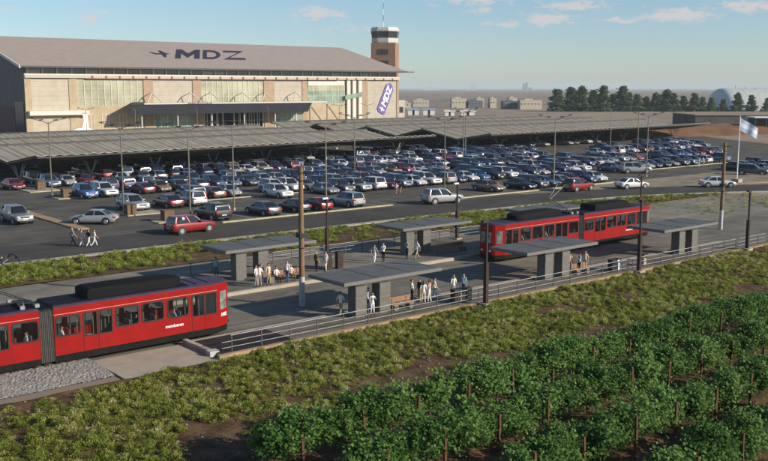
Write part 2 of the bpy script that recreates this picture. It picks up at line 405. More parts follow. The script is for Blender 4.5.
# ------------------------------------------------------------------ the ground, roads, platforms
BIG = 14000
struct('ground', sheet([(-BIG, -BIG), (BIG, -BIG), (BIG, BIG), (-BIG, BIG)], -.03), M['ground'], 'wide flat brown plain reaching the hazy horizon')
struct('apron', sheet([(180, 100), (700, 100), (900, 520), (200, 620), (100, 300), (20, 240), (60, 232), (180, 232)], -.02), M['apron'], 'bare taupe earth apron beyond the car park canopies')
struct('car_park', sheet([(-90, 84.2), (104, 84.2), (104, 95.2), (160, 95.4), (163, 92), (158, 84), (166, 72), (190, 66), (230, 98), (262, 150), (300, 205), (300, 236), (20, 240), (-90, 240)], -.006),
       M['lot'], 'worn dark asphalt of the large car park')
struct('dry_ground', sheet([(80, 44), (260, 20), (300, 60), (190, 66), (166, 72), (158, 84), (163, 92), (160, 95.2), (104, 95.2), (104, 84.6), (90, 78)], -.012), M['dry'], 'pale dry soil between the curving road and the car park')
road_cl = smooth_line([(-90, 89.6), (20, 89.6), (70, 89.4), (100, 88.2), (115, 86), (130, 80.3), (145, 72), (165, 58), (190, 36)])
struct('road', ribbon(road_cl, 9.6, .0), M['road'], 'dark two lane road curving past the car park')
kl = []
for i, p in enumerate(road_cl):
    a = Vector(road_cl[max(i-1, 0)]); b = Vector(road_cl[min(i+1, len(road_cl)-1)]); d = (b-a).normalized(); kl.append((p[0]+d.y*5.35, p[1]-d.x*5.35))
struct('kerb', ribbon(kl, .95, -.01, .1), M['kerb'], 'pale concrete kerb strip between road and shrub bed')
struct('walkway', sheet([(-40, 60.4), (150, 58), (175, 40), (180, 52), (140, 68), (112, 74), (104, 74.6), (-40, 74.6)], -.004), M['walk'], 'grey asphalt walkway behind the far platform')
struct('track_bed', sheet([(20.4, 50.2), (150, 43), (160, 50), (120, 60.7), (20.4, 60.7)], .0), M['plaza'], 'grey asphalt with rails sunk in it between the platforms')
struct('track_bed', sheet([(-40, 54.6), (20.38, 54.6), (20.38, 60.4), (-40, 60.4)], .0), M['walk'], 'grey paved strip behind the stopped near train')
struct('concrete_pad', MB().box(20.4, 26.1, 46.1, 50.7, -.02, .06).box(23.4, 23.43, 46.1, 50.7, .06, .064), M['slab'], 'flat pale concrete pad beside the near train')
struct('platform', MB().box(26.45, 86, 46.5, 50.2, -.02, .25), M['plaza'], 'low asphalt platform nearest the vineyard')
struct('kerb', MB().box(26.1, 104, 46.2, 46.5, -.05, .3), M['tan'], 'tan concrete edge under the long railing')
struct('kerb', MB().box(26.45, 86, 50.2, 50.45, -.02, .262), M['kerb'], 'concrete edge of the near platform along the rails')
struct('platform', MB().box(30, 96, 60.95, 69, -.02, .25), M['plaza'], 'low asphalt platform on the far side of the tracks')
struct('kerb', MB().box(29.8, 96.2, 60.6, 60.95, -.02, .262), M['slab'], 'pale concrete edge of the far platform')
struct('kerb', MB().box(26.12, 26.44, 47.6, 50.7, -.02, .34), M['kerb'], 'pale end kerb of the near platform')
struct('kerb', MB().box(26.0, 26.6, 47.1, 47.6, -.02, .36), M['polepaint'], 'white painted block at the end of the near platform')
struct('ramp', MB().quad([(26.5, 46.6, .262), (31.5, 46.6, .266), (31.5, 50.1, .266), (26.5, 50.1, .262)]), mat('dark_ramp', (.035, .032, .032), .8, var=.25, scale=1.2), 'dark ramp floor at the platform end')
# ballast shoulder
gx, gy = np.meshgrid(np.arange(-6, 20.35, .1), np.arange(47.3, 54.7, .1), indexing='ij')
gz = .02+.14*np.clip((gy-47.3)/1.4, 0, 1)+nr.normal(0, .017, gx.shape)
mb = MB(); nx, ny = gx.shape
mb.v = list(zip(gx.ravel().tolist(), gy.ravel().tolist(), gz.ravel().tolist()))
mb.f = [(i*ny+j, (i+1)*ny+j, (i+1)*ny+j+1, i*ny+j+1) for i in range(nx-1) for j in range(ny-1)]; mb.m = [0]*len(mb.f)
tag(mb.build('gravel', M['gravel']), 'pale crushed stone ballast beside the near train', 'gravel', kind='stuff')
# vineyard and embankment soil
gx, gy = np.meshgrid(np.arange(-14, 150, .45), np.arange(6, 46.3, .45), indexing='ij')
gz = .0+.22*vnoise(gx, gy, 2.6, 1)*.7+.10*vnoise(gx, gy, .8, 2)+.05*np.clip((gy-38)/8, 0, 1)
for yr in (31, 27, 23, 18.9, 14.9): gz += .12*np.exp(-((gy-yr)/.8)**2)
mb = MB(); nx, ny = gx.shape
mb.v = list(zip(gx.ravel().tolist(), gy.ravel().tolist(), gz.ravel().tolist()))
mb.f = [(i*ny+j, (i+1)*ny+j, (i+1)*ny+j+1, i*ny+j+1) for i in range(nx-1) for j in range(ny-1)]; mb.m = [0]*len(mb.f)
struct('soil', mb, M['dirt'], 'rough brown soil of the vineyard and the shrub bank', smooth=180)
def soil_z(x, y): return .154*vnoise(x, y, 2.6, 1)+.10*vnoise(x, y, .8, 2)
gx, gy = np.meshgrid(np.arange(-20, 136, .6), np.arange(74.3, 83.9, .4), indexing='ij')
gz = .0+.12*vnoise(gx, gy, 1.5, 5)
KX, KY = zip(*kl); ok = lambda x, y: y < np.interp(x, KX, KY)-.35
mb = MB(); nx, ny = gx.shape
mb.v = list(zip(gx.ravel().tolist(), gy.ravel().tolist(), gz.ravel().tolist()))
mb.f = [(i*ny+j, (i+1)*ny+j, (i+1)*ny+j+1, i*ny+j+1) for i in range(nx-1) for j in range(ny-1) if ok(gx[i+1, j+1], gy[i+1, j+1])]; mb.m = [0]*len(mb.f)
struct('soil', mb, M['dirt'], 'brown soil strip between the road kerb and the walkway', smooth=180)
struct('berm', MB().loft([[(x, y0, -.1), (x, y0+9, h*.75), (x, y0+22, h), (x, y0+40, -.1)] for x, y0, h in
       ((222, 186, .3), (252, 176, 1.4), (285, 166, 2.6), (330, 158, 3.4), (380, 150, 3.6), (440, 140, 3.4), (520, 130, 3))]), M['berm'], 'long red brown earth bank right of the canopies', smooth=60)

# tracks
def track(y, x0, x1, xs, label):
    t = thing('railway_track', label, 'track', (x0, y, 0))
    for s in (-.7175, .7175): MB().box(0, x1-x0, s-.035, s+.035, -.02 if xs < x0 else .0, .012).build('rail', M['rail'], t); MB().box(max(0, xs-x0), x1-x0, s-.11, s+.12, -.01, .0065).build('rail_groove', M['groove'], t)
    for s in (-.7175, .7175):
        if xs > x0: MB().box(0, xs-x0, s-.05, s+.05, .1, .27).build('rail', M['rail'], t)
    x = xs-.5; k = 0
    sm = MB().box(-.12, .12, -1.25, 1.25, .05, .2).mesh('sleeper', M['sleeper'])
    while x > x0 and k < 26: link('sleeper', sm, t, (x-x0, 0, 0)); x -= .62; k += 1
    return t
track(52.2, 4, 130, 20.3, 'near track, rails on wooden sleepers and ballast running into asphalt')
track(58.3, 4, 140, -9, 'far track, two rails sunk in asphalt under the far train')

# ------------------------------------------------------------------ planting
def bush(n, rad, h):
    """a low rounded clump: leaves over a lumpy dome, a few shoots sticking out"""
    a = nr.uniform(0, 2*np.pi, n); u = nr.uniform(0, 1, n)**.7; lump = 1+.22*np.sin(a*3+nr.uniform(0, 6))+.15*np.sin(a*5+nr.uniform(0, 6))
    r = rad*np.sin(u*np.pi/2)*lump*nr.uniform(.75, 1.1, n); z = h*np.cos(u*np.pi/2)*nr.uniform(.7, 1.15, n)+.03
    C = np.stack([r*np.cos(a), r*np.sin(a), z], 1)
    V = leaves(C, .085, up=.35, aspect=.55); B, hb = blades(n//3, rad*.8, h*1.3, .03)
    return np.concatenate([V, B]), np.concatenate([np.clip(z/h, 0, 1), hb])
PROTO = [bush(95, rnd.uniform(.26, .36), rnd.uniform(.26, .4)) for _ in range(8)]+[blades(60, .36, .34, .05) for _ in range(2)]
def tufts(name, pts, label, zf, base_scale=1.):
    VV, TT = [], []
    for x, y, s, t in pts:
        V, h = PROTO[rnd.randrange(len(PROTO))]
        a = rnd.uniform(0, 6.283); ca, sa = math.cos(a), math.sin(a)
        W = V*np.array([s, s, s*rnd.uniform(.75, 1.2)])*base_scale
        X = W[..., 0]*ca-W[..., 1]*sa+x; Y = W[..., 0]*sa+W[..., 1]*ca+y
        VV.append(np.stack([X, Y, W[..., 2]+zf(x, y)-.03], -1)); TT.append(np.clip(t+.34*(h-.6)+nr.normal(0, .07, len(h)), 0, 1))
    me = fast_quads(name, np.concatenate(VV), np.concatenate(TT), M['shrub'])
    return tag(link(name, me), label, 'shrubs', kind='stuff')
pts = []
x = 6.
for _ in range(19000):
    x = rnd.uniform(6, 118)**1.0; y = rnd.uniform(33.2, 46.05)
    if rnd.random() < .3: x = rnd.uniform(8, 60)
    if x < 27 and y > 45.9-.0: continue
    if 20 < x < 26.3 and y > 45.7: continue
    if x < 20.4 and y > 45.3: continue
    d = vnoise(x, y, 3.2, 3)*.6+vnoise(x, y, 1.1, 4)*.4
    edge = (y-(36.6+2.0*(vnoise(x, 0, 7, 8)-.5)-.09*max(0, 32-x)))/2.2     # fades out toward the vines
    dry = max(0, (x-62)/60)
    lim = .335+.16*(vnoise(x, y, 9, 44)-.5)+.2*dry+(.45 if edge < 0 else 0 if edge > 1 else .45*(1-edge))
    if d < lim+rnd.uniform(-.13, .13)-.06: continue
    pts.append((x, y, rnd.uniform(.42, .82)*rnd.choice((.75, 1, 1.25)), min(1, rnd.gauss(.5, .16)+.25*(vnoise(x, y, 2.2, 9)-.5)+.12*dry+(.28 if rnd.random() < .12 else 0))))
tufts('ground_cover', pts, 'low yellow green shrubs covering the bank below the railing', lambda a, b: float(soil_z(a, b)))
pts = []
for _ in range(4600):
    x = rnd.uniform(16, 126); y = rnd.uniform(74.9, 83.4)
    if not ok(x, y+.5): continue
    d = vnoise(x, y, 3, 13)*.6+vnoise(x, y, 1.2, 14)*.4
    if d < .36+.15*vnoise(x, 3, 14, 20)+rnd.uniform(-.12, .12): continue
    pts.append((x, y, rnd.uniform(.7, 1.35), rnd.gauss(.55, .13)+.1*(vnoise(x, y, 5, 15)-.5)))
tufts('ground_cover', pts, 'low green shrubs in the strip between road and walkway', lambda a, b: .04, 1.)
pts = []
for _ in range(420):
    x = rnd.uniform(104, 160); y = rnd.uniform(62, 84)
    if not ok(x, y+.8): continue
    pts.append((x, y, rnd.uniform(.5, 1.1), rnd.gauss(.75, .1)))
tufts('dry_grass', pts, 'sparse dry grass on the pale soil by the road bend', lambda a, b: -.01)
mb = MB()
for _ in range(700):
    x, y = rnd.uniform(8, 80), rnd.uniform(33, 46); s = rnd.uniform(.03, .09); z = float(soil_z(x, y))+.02
    q = [(x+s*math.cos(a)*rnd.uniform(.7, 1.2), y+s*math.sin(a)*rnd.uniform(.7, 1.2)) for a in (0, 1.05, 2.1, 3.14, 4.2, 5.2)]
    mb.loft([[(a, b, z) for a, b in q], [(x+(a-x)*.6, y+(b-y)*.6, z+s*.7) for a, b in q]])
tag(mb.build('pebbles', M['pebble']), 'pale stones scattered on the shrub bank', 'stones', kind='stuff')

# vines: one plant per thing
def vine_foliage(n):
    C = []
    for k in range(rnd.randint(11, 14)):                       # shoots that arch up and hang over
        x0 = rnd.gauss(0, .5); side = rnd.uniform(-.6, .7); top = rnd.choice((.95, 1.15, 1.3, 1.45, 1.75))+rnd.uniform(-.1, .1); hang = rnd.uniform(.25, .8)
        m = n//10
        t = nr.uniform(0, 1, m)
        z = .62+(top-.62)*np.sin(np.minimum(t*1.5, 1)*np.pi/2)-hang*np.clip(t-.6, 0, 1)**1.3*2.2
        r = .19+.1*np.sin(t*9+k)
        p = np.stack([x0+rnd.uniform(-.3, .3)*t+nr.normal(0, 1, m)*r*.9, side*t*1.3+nr.normal(0, 1, m)*r, z+nr.normal(0, 1, m)*r*.8], 1)
        C.append(p)
    for k in range(7):                                        # loose shoots that stick out of the row
        m = 26; t = np.linspace(0, 1, m); a = rnd.uniform(0, 6.28); l = rnd.uniform(.5, .95)
        b = np.array([rnd.gauss(0, .5), rnd.uniform(-.3, .3), rnd.uniform(.9, 1.25)])
        C.append(b+np.stack([math.cos(a)*l*t*.8, math.sin(a)*l*t*.8, l*t*rnd.uniform(.3, .95)-.45*t*t], 1)+nr.normal(0, .045, (m, 3)))
    C = np.concatenate(C); C = C[C[:, 2] > .12]
    V = leaves(C, .125, up=.5, aspect=.9, face=(0, -.45, 0))
    cl = np.clip(.38+.25*(vnoise(C[:, 0]+9, C[:, 2]+9, .35, 31)-.5)+nr.normal(0, .16, len(C)), 0, 1)
    return fast_quads('foliage', V, cl, M['vine'])
FOL = [vine_foliage(3500) for _ in range(7)]
def vine_trunk():
    mb = MB(); p = Vector((0, 0, -.1)); r = .045
    for k in range(4):
        q = p+Vector((rnd.uniform(-.07, .07), rnd.uniform(-.07, .07), .24)); mb.tube(p, q, r, r*.88, 7); p, r = q, r*.88
    for s in (-1, 1): mb.tube(p, p+Vector((s*.7, .02, .08)), r*.7, r*.35, 6)
    return mb.mesh('trunk', M['bark'], 60)
TRK = [vine_trunk() for _ in range(3)]
POSTM = [(MB().loft([[(-.055+a, -.055+b, -.2), (.055+a, -.055+b, -.2), (.055+a, .055+b, -.2), (-.055+a, .055+b, -.2)], [(-.05, -.05, h), (.05, -.05, h), (.05, .05, h), (-.05, .05, h)]]).mesh('vine_post', M['postwood'])) for a, b, h in ((0, 0, 1.62), (.03, -.04, 1.7), (-.04, .02, 1.55))]
ROWS = [(31.0, 19.8, 69, 1.2, 'back row of vines next to the shrub bank'), (27.0, 21.6, 61, .45, 'second row of vines from the shrub bank'), (22.9, 25.8, 52.5, .2, 'third row of vines from the shrub bank'), (18.9, 30, 44, .85, 'nearest row of vines at the bottom edge')]
for y, x0, x1, off, rl in ROWS:
    x = x0+rnd.uniform(0, .5)
    while x < x1:
        if rnd.random() > .035:
            t = thing('grapevine', 'leafy green grapevine in the '+rl, 'grapevine', (x+rnd.uniform(-.15, .15), y+rnd.uniform(-.1, .22), float(soil_z(x, y))+.06), rnd.uniform(-.3, .3), rl)
            s = rnd.uniform(.86, 1.12); t.scale = (s, s, s*rnd.uniform(.88, 1.1))
            link('trunk', rnd.choice(TRK), t); link('foliage', rnd.choice(FOL), t)
        x += 1.42
    x = x0+off; k = 0
    while x < x1:
        o = link('vine_post', rnd.choice(POSTM), None, (x+rnd.uniform(-.1, .1), y-.5+rnd.uniform(-.08, .08), float(soil_z(x, y))+.02)); o.rotation_euler = (rnd.uniform(-.03, .03), rnd.uniform(-.04, .04), rnd.uniform(-.2, .2))
        tag(o, 'short dark brown post standing in the '+rl, 'vine post', 'posts in the '+rl)
        x += 3.15

# ------------------------------------------------------------------ railings, shelters, poles
def railing(name, x0, x1, y, z, step, top, label, rails, rm, pm, bend=0.):
    t = thing(name, label, 'railing', (x0, y, z))
    yy = lambda x: bend*max(0, x-x0-52)**2
    pm_ = MB().box(-.03, .03, -.03, .03, 0, top).mesh('post', pm)
    x = .35
    while x < x1-x0: link('post', pm_, t, (x, yy(x0+x-x0), 0)); x += step
    for h, r, s in rails: MB().tube((s, 0, h), (x1-x0, yy(x1-x0), h), r, None, 8).build('rail', rm, t)
    return t
railing('railing', 26.9, 88, 46.78, .25, 2.05, .95, 'long galvanised three rail railing along the vineyard side platform', ((.97, .027, .3), (.62, .02, -.3), (.27, .02, -.3)), M['steel'], M['dkpost'])
railing('railing', 36, 70, 68.7, .25, 2.0, 1.02, 'dark post railing with thin rails behind the far platform', ((1.0, .03, 0), (.68, .02, 0), (.36, .02, 0)), M['steel'], M['dkpost'])
railing('railing', 88.6, 112, 46.9, .05, 2.6, 1.1, 'thin dark railing continuing past the platform end', ((1.05, .022, 0), (.6, .018, 0)), M['dkpost'], M['dkpost'])

def shelter(x0, y0, off, label, w=8.8, d=4.1):
    t = thing('platform_shelter', label, 'shelter', (x0, y0, .25), 0, 'concrete slab shelters on the platforms')
    b = 2.27
    MB().loft([[(.02, .02, b), (w-.02, .02, b), (w-.02, d-.02, b), (.02, d-.02, b)], [(0, 0, b+.05), (w, 0, b+.05), (w, d, b+.05), (0, d, b+.05)], [(0, 0, b+.24), (w, 0, b+.24), (w, d, b+.24), (0, d, b+.24)]]).build('roof_slab', M['shedge'], t, bevel=.012)
    MB().box(.09, w-.09, .09, d-.09, b+.243, b+.262).box(w/3, w/3+.05, .09, d-.09, b+.262, b+.285).box(2*w/3, 2*w/3+.05, .09, d-.09, b+.262, b+.285).build('roof_membrane', M['shroof'], t)
    for k in (0, 2.08):
        MB().box(off+k, off+k+.95, .12, .98, 0, b-.16).build('pillar', M['stone'], t, bevel=.012)
        MB().box(off+k+.1, off+k+.85, .22, .88, b-.16, b).build('capital', M['trim'], t)
    MB().box(off, off+3.03, .14, d-.5, b-.08, b-.002).box(.4, w-.4, .5, .62, b-.07, b-.003).build('roof_beam', M['conc'], t)
    return t
shelter(36.7, 48.3, 1.05, 'slab roofed shelter on the near platform, nearest the red train at left')
shelter(54.6, 48.3, 2.3, 'slab roofed shelter in front of the far red train')
shelter(73.0, 48.3, 2.6, 'slab roofed shelter at the right end of the near platform')
shelter(37.0, 64.1, 1.0, 'slab roofed shelter with people on a bench beneath, far platform')
shelter(55.5, 64.1, .5, 'slab roofed shelter on the far platform left of the far train')
shelter(73.3, 64.1, .5, 'slab roofed shelter mostly hidden behind the far red train')

def bench(x, y, label, l=2.4):
    t = thing('platform_bench', label, 'bench', (x, y, .25))
    for s in (.1, l-.5): MB().box(s, s+.4, 0, .5, 0, .4).build('block_leg', M['conc'], t, bevel=.015)
    for k in range(3): MB().box(0, l, .02+k*.165, .16+k*.165, .4, .46).build('seat_plank', M['bench'], t)
    MB().box(0, l, .54, .59, .5, .86).box(.3, .38, .5, .54, .3, .8).box(l-.4, l-.32, .5, .54, .3, .8).build('backrest', M['bench'], t)
    return t
bench(40.9, 48.25, 'brown wooden bench with grey block legs beside the near shelter', 2.0)
bench(39.4, 61.6, 'brown wooden bench with seated people at the far platform edge', 3.4)
bench(58.6, 62.6, 'brown wooden bench beside the far shelter left of the far train', 3.6)
bench(60.6, 48.25, 'brown wooden bench right of the pillars under the middle near shelter', 1.8)

def bin_(x, y, label, body, h=.95):
    t = thing('litter_bin', label, 'bin', (x, y, .25))
    MB().box(-.24, .24, -.24, .24, .06, h).build('body', body, t, bevel=.03)
    MB().box(-.27, .27, -.27, .27, h, h+.07).build('lid', M['trim'], t, bevel=.02)
    MB().box(-.14, .14, -.247, -.238, h-.24, h-.08).box(-.2, .2, -.2, .2, 0, .06).build('opening', M['trim'], t)
    return t
bin_(46.55, 47.4, 'pale beige litter bin between two black bins by the railing', M['c_beige'])
bin_(46.0, 47.45, 'black litter bin left of the pale beige bin', M['black'])
bin_(47.15, 47.35, 'black litter bin right of the pale beige bin', M['black'])
bin_(64.3, 47.5, 'black litter bin by the railing below the far train', M['black'])
bin_(65.0, 47.5, 'white litter bin by the railing below the far train', M['white'])
bin_(68.6, 47.4, 'pale grey litter bin by the railing left of the right shelter', M['kerb'])
def kiosk(x, y, label):
    t = thing('ticket_post', label, 'ticket post', (x, y, .25))
    MB().box(-.3, .3, -.2, .2, 0, 1.45).build('cabinet', M['corten'], t, bevel=.02)
    MB().box(-.2, .2, -.215, -.202, .95, 1.25).build('panel', M['trim'], t); MB().box(-.34, .34, -.24, .24, 1.45, 1.5).build('cap', M['trim'], t)
kiosk(46.5, 63.4, 'rust brown ticket cabinet beside two standing people, the left of a pair')
kiosk(47.5, 63.2, 'rust brown ticket cabinet on the far platform, the right of a pair')

def catenary(x, y, h, label):
    t = thing('wooden_pole', label, 'pole', (x, y, 0), 0, 'tall wooden poles between the tracks')
    MB().tube((0, 0, 2.15), (.03, .02, h), .205, .16, 12).build('shaft', M['wood'], t, smooth=40)
    MB().tube((0, 0, -.1), (0, 0, 2.15), .214, .207, 12).build('white_base', M['polepaint'], t, smooth=40)
    MB().box(-.3, .3, -.27, .27, h*.5, h*.5+.32).build('junction_box', M['black'], t, bevel=.02)
    MB().tube((0, 0, h*.9), (0, 0, h*.9+.07), .2, None, 12).tube((0, 0, 4.2), (0, 0, 4.27), .22, None, 12).build('band', M['corten'], t)
    MB().tube((0, -.9, h-.45), (0, .5, h-.35), .03).build('bracket', M['trim'], t)
    return t
catenary(37.65, 54.55, 10.0, 'tall weathered wooden pole in front of the near train, base painted white')
catenary(94.6, 55.5, 9.6, 'tall weathered wooden pole past the far train, base painted white')

def plat_lamp(x, y, h, label, arm=-1, white=False):
    t = thing('platform_lamp', label, 'lamp post', (x, y, .0), 0, 'rust brown platform lamp posts')
    MB().box(-.4, .4, -.4, .4, 0, .36).build('footing', M['slab'], t, bevel=.03)
    MB().box(-.14, .14, -.14, .14, .36, h*.52).build('lower_post', M['corten'], t, bevel=.015)
    MB().box(-.07, .07, -.07, .07, h*.52, h).build('upper_post', M['corten'], t, bevel=.01)
    MB().box(-.48, .1, -.1, .1, h-.12, h+.03).build('lamp_head', M['white'] if white else M['corten'], t, bevel=.02)
    MB().box(-.44, -.12, -.07, .07, h-.135, h-.122).build('lens', M['kerb'], t)
for x, h, l in ((47.4, 6.3, 'brown square lamp post on a pale footing in front of the far train front'), (66.0, 6.5, 'brown square lamp post right of the middle near shelter'), (83.3, 5.9, 'brown square lamp post at the right edge of the scene')):
    plat_lamp(x, 45.75 if x < 50 else 46.0, h, l)
for x, h, l in ((49.9, 5.7, 'brown lamp post with white head between the two far shelters'), (66.3, 6.0, 'brown lamp post with white head left of the far train front')):
    plat_lamp(x, 68.2, h, l, white=True)
plat_lamp(88.5, 60.6+1.2, 6.0, 'brown lamp post standing beyond the rear of the far train')

def lot_lamp(x, y, h, rot, label):
    t = thing('car_park_lamp', label, 'lamp post', (x, y, 0), rot, 'tall tan lamp posts in the car park')
    MB().tube((0, 0, -.05), (0, 0, h-.5), .115, .07, 8).build('mast', M['pole'], t, smooth=40)
    MB().tube((0, 0, 0), (0, 0, .35), .2, None, 8).build('base_collar', M['kerb'], t)
    for s in (-1, 1):
        MB().tube((0, 0, h-.7), (s*1.0, 0, h-.3), .05, None, 6).tube((s*1.0, 0, h-.3), (s*2.5, 0, h+.02), .045, None, 6).build('arm', M['pole'], t)
        for d in (1.05, 2.35):
            z = h-.26 if d < 2 else h+.05
            MB().loft([[(s*d-.34, -.17, z), (s*d+.34, -.17, z+.06), (s*d+.34, .17, z+.06), (s*d-.34, .17, z)], [(s*d-.28, -.12, z+.13), (s*d+.28, -.12, z+.18), (s*d+.28, .12, z+.18), (s*d-.28, .12, z+.13)]]).build('lamp_head', M['lamp'], t)
for x, y, l in ((49.24, 134.2, 'behind the near brown brick boxes at left'), (49.3, 110.2, 'on the island with a brown box, left part of the car park'), (53.4, 100.6, 'by the brown box next to the red car'), (61.6, 104.3, 'in the open aisle behind the first parked cars'),
                (70.6, 96.6, 'by the yellow kerb beside the silver estate car'), (97.8, 125.6, 'among the middle rows, left of the far shelter lamp'), (97.4, 103.0, 'above the silver off road car on the road'), (131.5, 133.8, 'in front of the second canopy valley, left of a pair'),
                (142.5, 144.3, 'in front of the second canopy valley, right of a pair'), (116.2, 97.6, 'behind the dark parked cars left of the red car on the road'), (180.5, 135, 'deep in the right rows of the car park'), (166.5, 117.6, 'in the right rows before the tree line'), (141.5, 97.9, 'at the end of the kerb near the white saloon on the road')):
    lot_lamp(x, y, 11.2, R(-40)+rnd.uniform(-.15, .15), 'tall lamp post '+l)

# islands, kerbs and brick boxes of the car park
def kerb_(mb, name, m, label): return tag(mb.build(name, m, bevel=.03), label, 'kerb', kind='structure')
kerb_(MB().loft([[(54.6, 95.0, -.02), (54.6, 95.5, -.02), (54.6, 95.5, .14), (54.6, 95.0, .14)], [(80.5, 95.0, -.02), (80.5, 95.5, -.02), (80.5, 95.5, .14), (80.5, 95.0, .14)]]), 'kerb', M['yellow'], 'long worn yellow kerb in front of the first parked cars')
kerb_(MB().box(91.5, 129, 94.9, 95.4, -.02, .14), 'kerb', M['yellow'], 'long worn yellow kerb right of the silver off road car')
kerb_(MB().box(61.5, 74, 115.6, 116, -.02, .13).box(76, 134, 115.6, 116, -.02, .13), 'kerb', M['kerb'], 'pale kerb between the second and third rows of cars')
kerb_(MB().box(52, 160, 133.6, 134, -.02, .13), 'kerb', M['kerb'], 'pale kerb between the fourth and fifth rows of cars')
kerb_(MB().box(52, 170, 151.6, 152, -.02, .13), 'kerb', M['kerb'], 'pale kerb between the sixth and seventh rows of cars')
kerb_(MB().box(143, 182, 105.5, 105.9, -.02, .14), 'kerb', M['yellow'], 'yellow kerb below the parked cars at right')
kerb_(MB().box(39.5, 40.8, 100.4, 119.5, -.02, .13), 'median', M['tan'], 'tan raised median strip pointing at the people crossing the road')
for (y0, y1, px, py, l) in ((99.4, 101.2, 50.4, 100.6, 'beside the red car'), (107.6, 110.6, 49.3, 108.3, 'below the silver off road cars'), (130.2, 132.6, 50.2, 131.3, 'middle of the left parking rows'), (141.5, 146.5, 51.2, 144.2, 'near the shaded red car at left')):
    kerb_(MB().box(48.6, 53.4, y0-.2, y1+.2, -.02, .12), 'traffic_island', M['yellow'], 'small yellow edged traffic island '+l)
    struct('traffic_island', MB().box(48.85, 53.15, y0, y1, .0, .128), M['slab'], 'pale paved top of the traffic island '+l)
    t = thing('brick_box', 'square brown brick utility box on the island '+l, 'utility box', (px, py, .128))
    MB().box(-.62, .62, -.55, .55, 0, 1.15).build('body', M['planter'], t, bevel=.02); MB().box(-.66, .66, -.59, .59, 1.15, 1.23).build('cap', M['planter'], t)
mb = MB()
for y0, y1, xa, xb in ((96, 101.2, 54, 132), (110.6, 115.4, 53, 134), (116.2, 121.4, 61, 134), (128.4, 133.4, 53, 160), (134.2, 139.4, 53, 160), (146.4, 151.4, 53, 170), (152.2, 157.4, 53, 170)):
    x = xa
    while x < xb: mb.box(x-.06, x+.06, y0, y1, -.004, .002); x += 2.75
struct('bay_lines', mb, M['line'], 'worn painted bay lines of the car park')

# flag island
struct('flag_island', MB().prism([(150.5+9*math.cos(a)*1.1, 84.0+5.2*math.sin(a)) for a in [k*math.pi/14 for k in range(28)]], -.02, .12), M['tan'], 'rounded kerbed island around the flagpole')
struct('flag_island', MB().prism([(150.5+8.4*math.cos(a)*1.1, 84.0+4.7*math.sin(a)) for a in [k*math.pi/14 for k in range(28)]], .0, .13), M['dry'], 'dry soil on the flagpole island')
t = thing('flagpole', 'white flagpole on the kerbed island with its flag flying', 'flagpole', (143.6, 81.8, .1))
MB().tube((0, 0, 0), (0, 0, 10.8), .1, .06, 10).build('mast', M['white'], t, smooth=40)
MB().cbox(0, 0, .3, 1.3, 1.3, .6).build('plinth', M['slab'], t, bevel=.04)
MB().tube((0, 0, 10.8), (0, 0, 10.95), .1, .02, 8).build('finial', M['white'], t)
# flag: three bands, drooping and rippled
NU, NV = 26, 12; W, Hh = 3.3, 2.0; mbs = [MB() for _ in range(3)]
def fp(u, v):
    x = u*W*.92; d = Vector((math.sin(R(50.3)), -math.cos(R(50.3)), 0))
    z = 10.6-v*Hh-.55*x-.1*math.sin(u*9)*u; o = .22*math.sin(u*10+v*1.5)*u
    return d*x+Vector((d.y, -d.x, 0))*o+Vector((0, 0, z+.25*u*math.sin(v*2)))
fl = MB()
for i in range(NU):
    for j in range(NV):
        k = 3*j//NV
        fl.quad([fp(i/NU, j/NV), fp((i+1)/NU, j/NV), fp((i+1)/NU, (j+1)/NV), fp(i/NU, (j+1)/NV)], 1 if k == 1 else 0)
f = fl.build('flag', [M['flag_blue'], M['flag_white']], None, loc=(143.6, 81.8, .1))
for p in f.data.polygons: p.use_smooth = True
tag(f, 'sky blue and white banded flag drooping to the right of its pole', 'flag')

